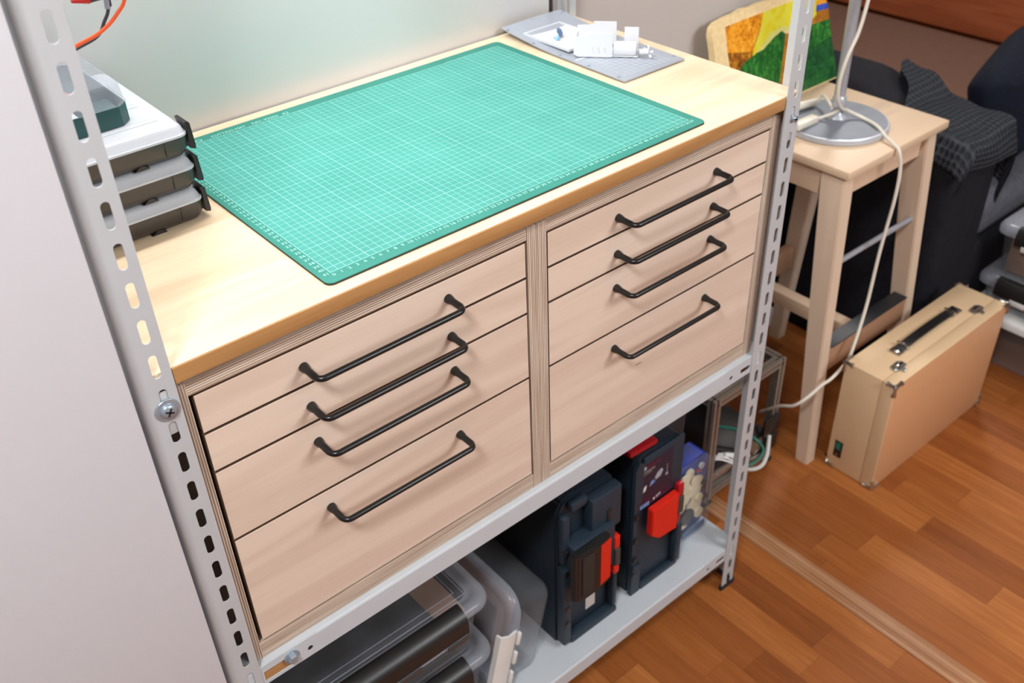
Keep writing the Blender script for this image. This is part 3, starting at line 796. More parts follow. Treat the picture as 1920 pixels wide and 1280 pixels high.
bm = new(); tube(bm, [(LX-.016, LY-.004, ST+.056), (LX-.026, LY-.010, ST+.056)], .007, 14); obj('clamp_screw', bm, 'alu_rim', lamp)
cab2 = thing('lamp_cable', (1.27, .2, ST), 'cream white lamp cable looping over the stool edge and down to the floor frame', 'cable')
P = smooth_path([(1.345, .262, .42), (1.352, .262, .20), (1.348, .262, .02), (1.339, .262, -.054), (1.325, .262, -.113), (1.302, .264, -.16), (1.293, .266, -.205), (1.300, .268, -.245), (1.322, .270, -.272),
                 (1.352, .272, -.288), (1.371, .243, -.302), (1.360, .205, -.3035), (1.350, .175, -.314), (1.338, .148, -.3185), (1.332, .131, -.326), (1.338, .124, -.365), (1.337, .122, -.43), (1.318, .12, -.546), (1.295, .112, -.67),
                 (1.250, .099, -.757), (1.232, .0975, -.785), (1.183, .097, -.803), (1.145, .097, -.803), (1.10, .10, -.815), (1.083, .118, -.838), (1.090, .158, -.868), (1.108, .215, -.93)], 10)
bm = new(); tube(bm, P, .0036, 10); obj('cord', bm, 'cream', cab2)
bm = new(); tube(bm, smooth_path([(1.332, .280, -.283), (1.318, .292, -.292), (1.306, .306, -.300), (1.297, .309, -.300)]), .0034, 10); obj('cord_branch', bm, 'cream', cab2)
bm = new(); box(bm, 1.232, 1.300, .302, .324, -.3075, -.293, .004, 2, rot=about((1.29, .312, 0), 'Z', -.03)); obj('inline_switch', bm, 'cream', cab2)
bm = new(); tube(bm, smooth_path([(1.330, .296, -.283), (1.352, .325, -.279), (1.372, .350, -.283), (1.368, .357, -.294)]), .0036, 10); obj('cord_branch', bm, 'cream', cab2)
bm = new(); tube(bm, [(1.368, .357, -.294), (1.356, .360, -.297), (1.300, .372, -.297)], .008, 14, radii=[.005, .0085, .0095]); obj('plug', bm, 'cream', cab2)

# ------------------------------------------------------------------ painting leaning on the wall
tilt = math.atan(.2)
v_up = Vector((0, math.sin(tilt), math.cos(tilt))); nrm = Vector((0, -math.cos(tilt), math.sin(tilt))); P0 = Vector((1.17, .4448, ST+.0005))
def PP(u, v, d=0): return P0+Vector((1, 0, 0))*u+v_up*v+nrm*d
pa = thing('painting', (1.37, .455, ST), 'unframed oil painting of green hills and an orange field, leaning on the wall', 'painting')
out = [(-.004, 0), (-.010, .06), (-.014, .12), (-.016, .17), (-.019, .196), (-.014, .209), (-.001, .217), (.015, .2185), (.033, .221), (.06, .2215), (.085, .226), (.11, .223), (.14, .225), (.18, .2235), (.22, .2265), (.26, .2255), (.31, .227), (.352, .2265), (.357, .205), (.359, .183), (.368, .141), (.382, .072), (.396, 0)]
bm = new(); loft(bm, [[PP(u, v, 0) for u, v in out], [PP(u, v, -.016) for u, v in out]]); obj('canvas', bm, 'canvas', pa)
regions = [
 ('p_orange', [(.022, .203), (.084, .2045), (.143, .205), (.13, .17), (.104, .132), (.06, .142), (.025, .150)]),
 ('p_rust', [(.025, .150), (.06, .142), (.104, .132), (.101, .123), (.075, .118), (.055, .105), (.032, .085), (.029, .119)]),
 ('p_yellow', [(.143, .205), (.19, .206), (.249, .206), (.300, .207), (.352, .205), (.325, .186), (.325, .160), (.300, .148), (.240, .155), (.198, .163), (.165, .157), (.130, .135), (.104, .124), (.101, .125), (.104, .132)]),
 ('p_lemon', [(.130, .135), (.165, .157), (.198, .163), (.240, .155), (.300, .148), (.300, .141), (.233, .147), (.202, .153), (.176, .146), (.138, .129), (.118, .1275)]),
 ('p_green', [(.032, .085), (.055, .105), (.075, .118), (.101, .123), (.118, .1275), (.138, .129), (.176, .146), (.202, .153), (.214, .144), (.189, .049), (.178, .003), (.020, .003)]),
 ('p_ochre', [(.214, .144), (.232, .141), (.214, .060), (.203, .003), (.178, .003), (.189, .049)]),
 ('p_green', [(.232, .141), (.317, .141), (.371, .140), (.378, .100), (.300, .090), (.222, .095)]),
 ('p_dgreen', [(.222, .095), (.300, .090), (.378, .100), (.386, .060), (.396, .003), (.203, .003), (.214, .060)]),
 ('p_ochre', [(.322, .166), (.368, .163), (.371, .140), (.317, .141), (.300, .141), (.300, .148), (.325, .160)]),
 ('p_blue', [(.325, .179), (.363, .176), (.368, .163), (.322, .166)]),
 ('p_orange', [(.325, .179), (.325, .186), (.352, .205), (.3605, .19), (.363, .176)])]
bm = new(); mats = []
for mname, poly in regions:
    if mname not in mats: mats.append(mname)
    # ragged, hand painted borders
    pts = []
    for (a, b) in zip(poly, poly[1:]+poly[:1]):
        pts.append(a)
    loft(bm, [[PP(u, v, .0002) for u, v in pts], [PP(u, v, .0009) for u, v in pts]], mi=mats.index(mname))
obj('paint_layer', bm, mats, pa)

# ------------------------------------------------------------------ wooden case on the floor
cs = thing('wooden_case', (1.434, .024, F), 'square maple wooden carrying case with chrome corners and black handle, standing on the floor', 'case')
X0, X1, Y0, YS, Y1, H0 = 1.205, 1.662, -.0375, -.0065, .0845, .2965
bm = new(); box(bm, X0, X1, YS+.0004, Y1, F+.0012, F+H0, .0015, 2); obj('case_body', bm, 'case', cs)
bm = new(); box(bm, X0, X1, Y0, YS-.0004, F+.0012, F+H0, .0015, 2, mi=0)
for f in bm.faces:
    if f.calc_center_median().y < Y0+.0002: f.material_index = 1
obj('case_lid', bm, ['case', 'case_f'], cs)
TZ = F+H0
hd = None
bm = new()
arc = [(1.316, .030, TZ+.005), (1.34, .030, TZ+.008), (1.37, .030, TZ+.010), (1.43, .030, TZ+.011), (1.49, .030, TZ+.010), (1.52, .030, TZ+.008), (1.544, .030, TZ+.005)]
S_ = smooth_path(arc, 5)
loft(bm, [[(p.x, p.y-.011, p.z-.002), (p.x, p.y+.011, p.z-.002), (p.x, p.y+.010, p.z+.0015), (p.x, p.y-.010, p.z+.0015)] for p in S_])
hd = obj('handle', bm, 'blk_plastic', cs, label='black strap handle')
for x in (1.322, 1.538):
    bm = new(); box(bm, x-.020, x+.020, .0165, .0435, TZ+.0003, TZ+.005, .0015, 2); box(bm, x+(.010 if x < 1.4 else -.016), x+(.016 if x < 1.4 else -.010), .015, .045, TZ+.005, TZ+.014, .002, 2)
    obj('handle_loop', bm, 'chrome', hd)
for x in (1.268, 1.585):
    bm = new(); poly = [(x-.020, -.001), (x-.014, .008), (x+.014, .010), (x+.022, .002), (x+.020, -.010), (x+.006, -.013), (x+.004, -.021), (x-.006, -.022), (x-.008, -.012), (x-.018, -.010)]
    prism(bm, poly, TZ+.0003, TZ+.0035, 'xy'); box(bm, x-.010, x+.012, -.008, .004, TZ+.0035, TZ+.008, .002, 2)
    cyl(bm, (x-.014, -.004, TZ+.0035), (x-.014, -.004, TZ+.006), .0028, 10); cyl(bm, (x, -.018, TZ+.0035), (x, -.018, TZ+.006), .0028, 10)
    obj('latch', bm, 'chrome', cs)
for xx, sx in ((X0, 1), (X1, -1)):
    for yy, sy in ((Y0, 1), (Y1, -1)):
        for zz, sz in ((F+.0012, 1), (TZ, -1)):
            bm = new(); e = .0012
            c = Vector((xx-sx*e*.6, yy-sy*e*.6, zz-sz*e*.3 if sz < 0 else zz+.0001))
            tips = [Vector((xx+sx*.018, yy+sy*.008, zz)), Vector((xx+sx*.004, yy+sy*.022, zz)), Vector((xx, yy+sy*.010, zz+sz*.020)), Vector((xx+sx*.010, yy, zz+sz*.020))]
            zlift = -sz*.0012
            for kx, tip in enumerate(((sx*.022, 0, 0), (0, sy*.020, 0), (0, 0, sz*.024))):
                tp = Vector((xx, yy, zz))+Vector(tip)
                if kx == 0: n1 = Vector((0, -sy*.0008, 0))
                elif kx == 1: n1 = Vector((-sx*.0008, 0, 0))
                else: n1 = Vector((-sx*.0008, 0, 0))
                a = Vector((xx, yy, zz)) + Vector((-sx*.0004, -sy*.0004, .0025 if sz > 0 else .0002))
                if sz > 0: tp.z = max(tp.z, F+.0045)
                tube(bm, [a, (a+tp+n1)/2, tp+n1], .004, 10, radii=[.0046, .0034, .0055])
            obj('corner_guard', bm, 'chrome', cs)
bm = new(); box(bm, X0-.0022, X0-.0002, .050, .070, F+.036, F+.082, .0008, 1); sk = obj('power_socket', bm, 'blk_plastic', cs)
bm = new(); box(bm, X0-.0042, X0-.0023, .054, .066, F+.060, F+.078, .0008, 1); obj('rocker_switch', bm, 'teal', sk)
bm = new(); cyl(bm, (X0-.004, .060, F+.045), (X0-.0023, .060, F+.045), .003, 10); obj('socket_pin', bm, 'chrome', sk)

# ------------------------------------------------------------------ aluminium frame on the floor behind the rack
fr_ = thing('extrusion_frame', (1.0, .29, F), 'open frame of aluminium extrusions with black plates, standing on the floor behind the rack', 'machine frame')
fx0, fx1, fy0, fy1, fh = .884, 1.118, .176, .47, .302
def extr(bm, a, b, w=.02):
    a = Vector(a); b = Vector(b); d = (b-a).normalized(); u = Vector((0, 0, 1)) if abs(d.z) < .9 else Vector((1, 0, 0)); s = d.cross(u).normalized(); u = s.cross(d)
    h = w/2; g = .003; q = .0055
    side = [(-h, -h), (-g, -h), (-g, -h+q), (g, -h+q), (g, -h), (h, -h)]
    prof = []
    for k in range(4):
        for (x, y) in side[:-1]:
            for _ in range(k): x, y = -y, x
            prof.append((x, y))
    loft(bm, [[p+s*x+u*y for x, y in prof] for p in (a, b)])
w = .02
for x in (fx0+.01, fx1-.01):
    for y in (fy0+.01, fy1-.01):
        bm = new(); extr(bm, (x, y, F+.012), (x, y, F+fh)); p = obj('upright', bm, 'alu_ext', fr_, ang=20)
        bm = new(); cyl(bm, (x, y, F+fh), (x, y, F+fh+.0005), .0035, 12); cyl(bm, (x, y-.0101, F+fh-.012), (x, y-.0107, F+fh-.012), .004, 12); obj('cap_screw', bm, 'chrome_dk', p)
        bm = new(); box(bm, x-.012, x+.012, y-.012, y+.012, F+.0002, F+.012, .002); obj('rubber_foot', bm, 'blk_plastic', p)
for z in (F+fh-.01, F+.03):
    for y in (fy0+.01, fy1-.01):
        bm = new(); extr(bm, (fx0+.02, y, z), (fx1-.02, y, z)); obj('crossbar', bm, 'alu_ext', fr_, ang=20)
    for x in (fx0+.01, fx1-.01):
        bm = new(); extr(bm, (x, fy0+.02, z), (x, fy1-.02, z)); obj('crossbar', bm, 'alu_ext', fr_, ang=20)
bm = new(); box(bm, fx0+.021, fx1-.021, fy0+.002, .315, F+.098, F+.102, .001); obj('black_plate', bm, 'blk_plastic', fr_)
bm = new(); box(bm, fx0+.022, fx1-.022, fy1-.045, fy1-.041, F+.106, F+.235, .001); obj('rear_panel', bm, 'blk_plastic', fr_)
bm = new(); box(bm, fx0+.006, fx0+.009, fy0+.022, fy1-.022, F+.045, F+fh-.025, .0005); obj('side_panel', bm, 'blk_plastic', fr_)
bm = new(); box(bm, fx1-.050, fx1+.004, fy0-.006, fy0-.0004, F+.098, F+.150, .003); obj('black_bracket', bm, 'blk_plastic', fr_)
bm = new(); box(bm, fx1-.038, fx1+.003, fy0-.005, fy0-.0004, F+.045, F+.092, .003); obj('black_bracket', bm, 'blk_plastic', fr_)
bm = new(); box(bm, fx0+.024, fx1-.024, fy0+.004, fy0+.012, F+.060, F+.082, .001)
for i in range(4): cyl(bm, (fx0+.04+.045*i, fy0+.004, F+.071), (fx0+.04+.045*i, fy0+.002, F+.071), .0035, 10)
obj('gantry_bar', bm, 'alu_ext', fr_)
bm = new(); tube(bm, smooth_path([(.90, .30, F+.13), (.95, .278, F+.132), (.987, .247, F+.134), (1.015, .206, F+.134), (1.024, .167, F+.130), (1.032, .146, F+.112), (1.020, .138, F+.100), (.99, .140, F+.092), (.965, .150, F+.092)]), .0030, 8); obj('teal_tube', bm, 'teal', fr_)
bm = new(); tube(bm, smooth_path([(.965, .188, F+.085), (.983, .158, F+.072), (.997, .141, F+.07), (1.022, .135, F+.07), (1.053, .146, F+.07), (1.076, .160, F+.075), (1.092, .172, F+.095)]), .0046, 8); obj('white_cable', bm, 'offwhite', fr_)
bm = new(); tube(bm, smooth_path([(.95, .186, F+.112), (.975, .172, F+.104), (.99, .160, F+.090), (.985, .150, F+.080)]), .0055, 8); obj('white_cable', bm, 'offwhite', fr_)
bm = new(); box(bm, .995, 1.035, .150, .172, F+.104, F+.122, .003, rot=about((1.01, .16, 0), 'Z', .3)); obj('circuit_board', bm, 'pcb', fr_)
for i in range(4):
    bm = new(); tube(bm, smooth_path([(.915+.010*i, .20, F+.108), (.935+.010*i, .182, F+.110), (.955+.008*i, .165, F+.098)]), .0022, 6); obj('wire', bm, 'offwhite', fr_)

# ------------------------------------------------------------------ lower shelf: storage bins
def bin_part(x0, x1, y0, y1, z0, H, parent, taper=.012, mats='clear', r=.03, wall=.002):
    bm = new(); R0 = []
    for z, ins in ((0, taper+.006), (.006, taper), (H, 0)):
        R0.append([(x, y, z0+z) for x, y in rrect(x0+ins, x1-ins, y0+ins, y1-ins, r)])
    loft(bm, R0, cap=False)
    bm.faces.new([bm.verts.new(p) for p in R0[0]])
    return obj('bin_body', bm, mats, parent, ang=50)
def storage_bin(x0, x1, y0, y1, z0, H, label, clip=True, name='storage_bin', lx=(-.05, .122)):
    t = thing(name, ((x0+x1)/2, (y0+y1)/2, z0), label, 'storage bin', 'clear storage bins with black clips')
    bin_part(x0+.012, x1-.012, y0+.012, y1-.012, z0, H-.0155, t)
    bm = new(); rings = []
    for z, ins, r in ((-.015, 0, .035), (-.013, 0, .035), (-.008, .001, .034), (-.004, .004, .032), (-.0015, .009, .030), (-.0015, .018, .024), (-.005, .021, .022), (-.005, .030, .016)):
        rings.append([(x, y, z0+H+z) for x, y in rrect(x0+ins, x1-ins, y0+ins, y1-ins, r, 8)])
    loft(bm, rings, cap=False); bm.faces.new([bm.verts.new(p) for p in rings[-1]]).material_index = 1
    l = obj('bin_lid', bm, ['clear_rim', 'glassy'], t, ang=50)
    bm = new()
    for a, b in ((.034, .0352), (.046, .0470)):
        for p, q in ((x0+a, x0+b), (x1-b, x1-a)): box(bm, p, q, y0+a, y1-a, z0+H-.0042, z0+H-.0034)
        for p, q in ((y0+a, y0+b), (y1-b, y1-a)): box(bm, x0+a, x1-a, p, q, z0+H-.0042, z0+H-.0034)
    obj('lid_rib', bm, 'clear_rim', l)
    if clip:
        bm = new(); prof = []
        for k in range(9):
            a = math.radians(100-100*k/8); prof.append((y0+.020-.026*math.cos(math.radians(90)-a) if 0 else y0+.022-.027*math.sin(PI/2*k/8), z0+H-.020+.022*math.cos(PI/2*k/8)))
        prof += [(y0-.005, z0+H-.040), (y0-.003, z0+H-.041)]
        inner = [(y+.0022, z-.0018) for y, z in prof][::-1]
        loft(bm, [[(x, y, z) for y, z in prof+inner] for x in lx]); c = obj('clip', bm, 'blk_plastic', t, ang=50)
        n = 5; wdt = (lx[1]-lx[0])/n
        for i in range(0, n, 2):
            bm = new(); box(bm, lx[0]+wdt*i+.002, lx[0]+wdt*(i+1)-.002, y0-.008, y0-.0055, z0+H-.050, z0+H-.041, .0008)
            obj('clip_hinge', bm, 'dkgrey', c)
        bm = new(); box(bm, lx[0], lx[1]-.004, y0-.0045, y0-.001, z0+H-.047, z0+H-.0415, .001); obj('hinge_bar', bm, 'clear_rim', c)
    return t
B0 = LZ+.0004
storage_bin(-.236, .179, .024, .43, B0, .160, 'lower of two stacked clear storage bins with black clips on the bottom shelf', lx=(-.10, .122))
storage_bin(-.236, .179, .024, .43, B0+.1605, .128, 'upper of two stacked clear storage bins with black clips, just under the drawer shelf', lx=(-.10, .122))
bm = new(); box(bm, -.205, .150, .06, .39, B0+.004, B0+.10, .01); tag(obj('dark_bundle', bm, 'paper_dark'), 'dark bundle packed inside the lower clear storage bin', 'bundle')
bm = new(); box(bm, -.205, .09, .06, .39, B0+.1705, B0+.272, .01); tag(obj('dark_bundle', bm, 'paper_dark'), 'dark bundle packed inside the upper clear storage bin', 'bundle')
bm = new(); box(bm, .095, .155, .07, .34, B0+.1705, B0+.235, .01); tag(obj('pale_bundle', bm, 'cardboard'), 'brownish pack at the right end of the upper clear bin', 'bundle')

# bin standing on its side, lid to the left
sb = thing('storage_bin', (.25, .2, B0), 'clear storage bin standing on its side with a white clip, beside the navy tool case', 'storage bin')
RB = about((.20, 0, B0), 'Y', math.radians(14))
bm = new(); rings = []
for x, ins in ((.196, 0), (.262, .004), (.271, .007), (.275, .014)):
    rings.append([RB @ Vector((x, y, z)) for y, z in rrect(.046+ins, .40-ins, B0+.004+ins*.6, B0+.200-ins, .020)])
loft(bm, rings, cap=False); bm.faces.new([bm.verts.new(p) for p in rings[-1]])
for v in bm.verts: v.co.z = max(v.co.z, B0+.0003)
obj('bin_body', bm, 'clear', sb, ang=50)
bm = new(); rings = []
for x, ins, r in ((.199, -.006, .045), (.196, -.007, .046), (.188, -.006, .045), (.183, -.002, .043), (.181, .004, .040), (.182, .016, .030), (.186, .020, .028)):
    rings.append([RB @ Vector((x-.004, y, z)) for y, z in rrect(.042+ins, .404-ins, B0+.004+ins, B0+.208-ins, r, 8)])
loft(bm, rings, cap=False); bm.faces.new([bm.verts.new(p) for p in rings[-1]]); bm.faces.new([bm.verts.new(p) for p in rings[0]])
for v in bm.verts: v.co.z = max(v.co.z, B0+.0003)
obj('bin_lid', bm, 'clear_rim', sb, ang=50)
bm = new(); prof = [(.154, .044), (.156, .034), (.168, .030), (.186, .0315), (.194, .036), (.191, .038), (.172, .0335), (.160, .0375), (.158, .045)]
loft(bm, [[RB @ Vector((x-.002, y, z)) for x, y in prof] for z in (B0+.016, B0+.150)]); c = obj('clip', bm, 'offwhite', sb, ang=50, label='white clip')
for v in c.data.vertices: pass
for z in (B0+.03, B0+.075, B0+.118):
    bm = new(); box(bm, .193, .199, .0305, .038, z, z+.026, .0008, rot=RB); obj('clip_hinge', bm, 'offwhite', c)
bm = new(); box(bm, .203, .250, .10, .34, B0+.030, B0+.14, .01, rot=RB); tag(obj('brown_pack', bm, 'cardboard'), 'brownish pack inside the bin standing on its side', 'bundle')
bm = new(); box(bm, .215, .245, .07, .095, B0+.022, B0+.045, .006, rot=RB); tag(obj('blue_pack', bm, 'bluebit'), 'bluish scrap at the bottom of the bin standing on its side', 'bundle')

# ------------------------------------------------------------------ navy tool cases standing on end
t1 = thing('tool_case', (.395, .17, B0), 'dark navy plastic tool case standing on end with a black carry handle and red catch', 'tool case')
x0, x1 = .333, .4655
bm = new()
prof = [(x0, B0), (x1, B0), (x1, B0+.330), (x1-.006, B0+.336), (x0+.03, B0+.352), (x0+.012, B0+.344), (x0, B0+.322)]
loft(bm, [[(x, y, z) for x, z in prof] for y in (.056, .34)])
es = [e for e in bm.edges]
bmesh.ops.bevel(bm, geom=es, offset=.004, segments=2, affect='EDGES'); obj('case_shell', bm, 'navy', t1)
bm = new()
box(bm, x0, x0+.018, .036, .0558, B0+.010, B0+.205, .003); box(bm, x0+.002, x0+.020, .040, .0558, B0+.215, B0+.325, .006)
box(bm, x0+.019, x1, .036, .0558, B0+.001, B0+.016, .004); box(bm, x1-.010, x1, .038, .0558, B0+.018, B0+.110, .003)
box(bm, x0+.022, x0+.060, .040, .0558, B0+.325, B0+.345, .006); box(bm, x0+.062, x1-.001, .034, .0558, B0+.238, B0+.330, .004)
obj('moulded_rim', bm, 'navy_lt', t1)
for z in (B0+.06, B0+.10, B0+.19, B0+.24):
    bm = new(); box(bm, x0+.003, x0+.013, .0348, .0359 if z < B0+.2 else .0395, z, z+.013, .0006)
    obj('rib_recess', bm, 'blk_plastic', t1)
h = None
bm = new()
box(bm, x0+.012, x0+.108, .0235, .0558, B0+.158, B0+.262, .004)
obj('handle_bracket', bm, 'navy_lt', t1)
bm = new()
prism(bm, [(x0+.001, .0140), (x0+.006, .009), (x0+.048, .0055), (x0+.084, .010), (x0+.084, .0232), (x0+.001, .0232)], B0+.148, B0+.262, 'xy')
bmesh.ops.bevel(bm, geom=list(bm.edges), offset=.003, segments=2, affect='EDGES')
h = obj('carry_handle', bm, 'blk_plastic', t1)
bm = new(); prism(bm, [(x0+.016, .0060), (x0+.040, .0042), (x0+.040, .0078), (x0+.016, .0095)], B0+.158, B0+.252, 'xy'); obj('grip_groove', bm, 'gap_shade', h)
bm = new(); prism(bm, [(x0+.057, .0056), (x0+.083, .0088), (x0+.083, .0110), (x0+.057, .0078)], B0+.158, B0+.254, 'xy'); obj('red_inlay', bm, 'red', h, label='red inlay on the handle')
bm = new(); box(bm, x1-.026, x1-.0135, .022, .0355, B0+.132, B0+.152, .002); ct = obj('catch', bm, 'red', t1)
bm = new(); box(bm, x1-.026, x1-.0135, .022, .0355, B0+.196, B0+.225, .002); obj('catch', bm, 'red', t1)
bm = new(); box(bm, x1-.025, x1-.013, .020, .0355, B0+.153, B0+.195, .002); obj('catch_hinge', bm, 'dkgrey', ct)
bm = new(); box(bm, x1-.036, x1-.026, .0322, .0338, B0+.255, B0+.290, .0006); em = obj('side_emblem', bm, 'blk_plastic', t1)
bm = new(); cyl(bm, (x1-.031, .032, B0+.266), (x1-.031, .0316, B0+.266), .003, 10); cyl(bm, (x1-.031, .032, B0+.280), (x1-.031, .0316, B0+.280), .003, 10); obj('emblem_dot', bm, 'navy_lt', em)
bm = new(); box(bm, x0+.070, x0+.093, .0552, .0558, B0+.037, B0+.066); obj('white_sticker', bm, 'label_w', t1)

t2 = thing('tool_case', (.57, .17, B0), 'dark navy tool case on end with a printed label and a broad red catch', 'tool case')
x0, x1 = .508, .634
bm = new(); prof = [(x0, B0), (x1, B0), (x1, B0+.318), (x1-.006, B0+.330), (x1-.02, B0+.340), (x0+.025, B0+.348), (x0+.008, B0+.340), (x0, B0+.325)]
loft(bm, [[(x, y, z) for x, z in prof] for y in (.052, .34)])
bmesh.ops.bevel(bm, geom=list(bm.edges), offset=.004, segments=2, affect='EDGES'); obj('case_shell', bm, 'navy', t2)
bm = new()
prism(bm, [(x0, B0+.001), (x0+.022, B0+.001), (x0+.024, B0+.075), (x0+.004, B0+.080), (x0, B0+.05)], .042, .0518, 'xz')
prism(bm, [(x0, B0+.082), (x0+.010, B0+.082), (x0+.010, B0+.215), (x0+.020, B0+.250), (x0+.020, B0+.325), (x0+.010, B0+.335), (x0, B0+.320)], .044, .0518, 'xz')
box(bm, x0+.024, x1, .040, .0518, B0+.001, B0+.014, .003); box(bm, x1-.014, x1, .034, .0518, B0+.018, B0+.120, .004); box(bm, x0+.022, x1-.001, .046, .0518, B0+.214, B0+.334, .003)
obj('moulded_rim', bm, 'navy_lt', t2)
for z in (B0+.05, B0+.09, B0+.14, B0+.20):
    bm = new(); box(bm, x0+.002, x0+.010, .0410, .0438, z, z+.013, .0006)
    obj('rib_recess', bm, 'blk_plastic', t2)
bm = new(); box(bm, x0+.014, x0+.094, .0448, .0458, B0+.2165, B0+.322, .0002, 1); lb = obj('printed_label', bm, 'label_n', t2)
ly = .0446; lx0 = x0+.014
bm = new()
box(bm, lx0+.001, lx0+.024, ly-.0002, ly, B0+.2175, B0+.2265, mi=2)
text(bm, '12 V', .0085, (lx0+.012, ly-.0004, B0+.222), (1, 0, 0), (0, 0, 1), mi=3)
text(bm, 'BOSCH', .0085, (lx0+.029, ly-.0004, B0+.313), (1, 0, 0), (0, 0, 1), mi=1, sx=1.15)
lathe(bm, (lx0+.008, ly-.0001, B0+.313), [(.0042, 0), (.0042, -.0003)], 20, 'y', mi=4)
text(bm, 'Professional', .0058, (lx0+.019, ly-.0004, B0+.304), (1, 0, 0), (0, 0, 1), mi=0)
text(bm, 'HEAVY DUTY', .0036, (lx0+.015, ly-.0004, B0+.2985), (1, 0, 0), (0, 0, 1), mi=0)
obj('label_text', bm, ['label_w', 'label_r', 'label_b', 'label_n', 'grey_plate'], lb, recalc=False); bm = new()
prism(bm, [(lx0+.032, B0+.268), (lx0+.050, B0+.272), (lx0+.056, B0+.283), (lx0+.051, B0+.289), (lx0+.041, B0+.284), (lx0+.036, B0+.277)], ly-.0003, ly, 'xz', mi=4)
prism(bm, [(lx0+.022, B0+.262), (lx0+.036, B0+.266), (lx0+.038, B0+.274), (lx0+.026, B0+.272)], ly-.0003, ly, 'xz', mi=2)
prism(bm, [(lx0+.006, B0+.256), (lx0+.013, B0+.259), (lx0+.015, B0+.270), (lx0+.008, B0+.268)], ly-.0003, ly, 'xz', mi=0)
box(bm, lx0+.066, lx0+.0668, ly-.0003, ly, B0+.268, B0+.290, mi=4); box(bm, lx0+.063, lx0+.069, ly-.0003, ly, B0+.264, B0+.269, mi=4)
box(bm, lx0+.034, lx0+.038, ly-.0003, ly, B0+.222, B0+.227, mi=0); text(bm, 'xx', .004, (lx0+.046, ly-.0004, B0+.226), (1, 0, 0), (0, 0, 1), mi=0) if 0 else None
box(bm, lx0+.041, lx0+.046, ly-.0003, ly, B0+.2235, B0+.229, mi=4); box(bm, lx0+.047, lx0+.0525, ly-.0003, ly, B0+.225, B0+.2305, mi=4)
obj('label_picture', bm, ['label_w', 'label_r', 'label_b', 'label_n', 'grey_plate'], lb, recalc=False)
bm = new(); prism(bm, [(x0+.034, B0+.212), (x0+.034, B0+.148), (x0+.056, B0+.128), (x1-.022, B0+.123), (x1-.022, B0+.213)], .030, .0445, 'xz')
bmesh.ops.bevel(bm, geom=list(bm.edges), offset=.002, segments=2, affect='EDGES'); ct = obj('catch', bm, 'red', t2, label='broad red catch plate')
bm = new(); box(bm, x1-.021, x1-.006, .034, .0456, B0+.196, B0+.226, .002); obj('catch_pivot', bm, 'red_dk', ct)
bm = new(); box(bm, x1-.021, x1-.008, .036, .0456, B0+.125, B0+.150, .002); obj('catch_pivot', bm, 'red_dk', ct)
bm = new(); box(bm, x1-.020, x1-.005, .032, .0456, B0+.152, B0+.195, .002); obj('catch_hinge', bm, 'dkgrey', ct)
bm = new(); box(bm, x0-.010, x0+.058, .050, .0745, B0+.3485, B0+.3600, .004, rot=about((x0+.02, .05, B0+.35), 'Y', math.radians(4))); obj('top_grip', bm, 'red_dk', t2)

# ------------------------------------------------------------------ clear accessory case with blue back, and a grey one behind
ac = thing('accessory_case', (.71, .1, B0), 'thin clear plastic case with a blue back showing tan and brown rotary bits', 'accessory case')
def yz_shell(bm, x0, x1, y0, y1, z0, z1, r, mi=0):
    loft(bm, [[(x, y, z) for x, z in rrect(x0, x1, z0, z1, r)] for y in (y0, y1)], mi=mi)
bm = new(); yz_shell(bm, .6655, .7560, .0690, .0860, B0, B0+.190, .014); obj('clear_front', bm, 'glassy', ac, ang=50)
bm = new(); yz_shell(bm, .6665, .7550, .0862, .1260, B0, B0+.192, .014); obj('blue_back', bm, 'blue', ac, ang=50)
bm = new(); box(bm, .682, .748, .0700, .0720, B0+.006, B0+.022, .001); box(bm, .705, .715, .0672, .0688, B0+.17, B0+.175, .0005); obj('blue_insert', bm, 'bluebit', ac)
rows = [('tan', .674, .172, .007), ('tan', .676, .128, .009), ('tan', .704, .152, .009), ('tan', .674, .096, .008), ('tan', .706, .078, .010), ('tan', .736, .070, .007), ('tan', .700, .120, .008), ('tan', .728, .124, .008), ('tan', .676, .052, .008), ('tan', .726, .094, .008), ('tan', .683, .160, .012), ('tan', .700, .166, .010), ('tan', .712, .146, .011), ('tan', .690, .135, .011), ('brown', .688, .148, .006), ('tan', .708, .126, .012), ('tan', .724, .140, .009), ('brown', .700, .104, .011), ('tan', .684, .112, .009),
        ('tan', .720, .110, .010), ('brown', .736, .106, .009), ('dkgrey', .737, .128, .006), ('tan', .716, .090, .010), ('brown', .684, .082, .012), ('dkgrey', .694, .060, .016), ('tan', .722, .070, .012), ('tan', .708, .046, .012), ('tan', .728, .052, .010), ('red', .722, .162, .004), ('offwhite', .734, .168, .006), ('dkgrey', .742, .086, .007), ('tan', .690, .040, .010)]
for i, (m, x, z, r) in enumerate(rows):
    bm = new()
    lathe(bm, (x, .0712+.0040*(i % 3), B0+z), [(r*.3, .0042), (r*1.2, .004), (r*1.2, 0), (r*.4, -.0001)], 18, 'y')
    lab = {'tan': 'tan felt polishing bit inside the clear blue backed case', 'brown': 'brown abrasive wheel inside the clear blue backed case', 'dkgrey': 'dark grey cutting disc inside the clear blue backed case',
           'red': 'tiny red bit inside the clear blue backed case', 'offwhite': 'tiny white bit inside the clear blue backed case'}[m]
    tag(obj('rotary_bit', bm, m), lab, 'rotary bit', lab.replace(' inside', 's inside') if m in ('tan', 'brown', 'dkgrey') else None)
gc = thing('grey_tub', (.70, .24, B0), 'hazy grey plastic tub behind the accessory case on the bottom shelf', 'tub')
bm = new(); loft(bm, [[(x, y, z) for x, y in rrect(.652+i, .745-i, .132+i, .40-i, .012)] for i, z in ((.008, B0), (0, B0+.278))]); obj('tub_body', bm, 'clear', gc, ang=50)
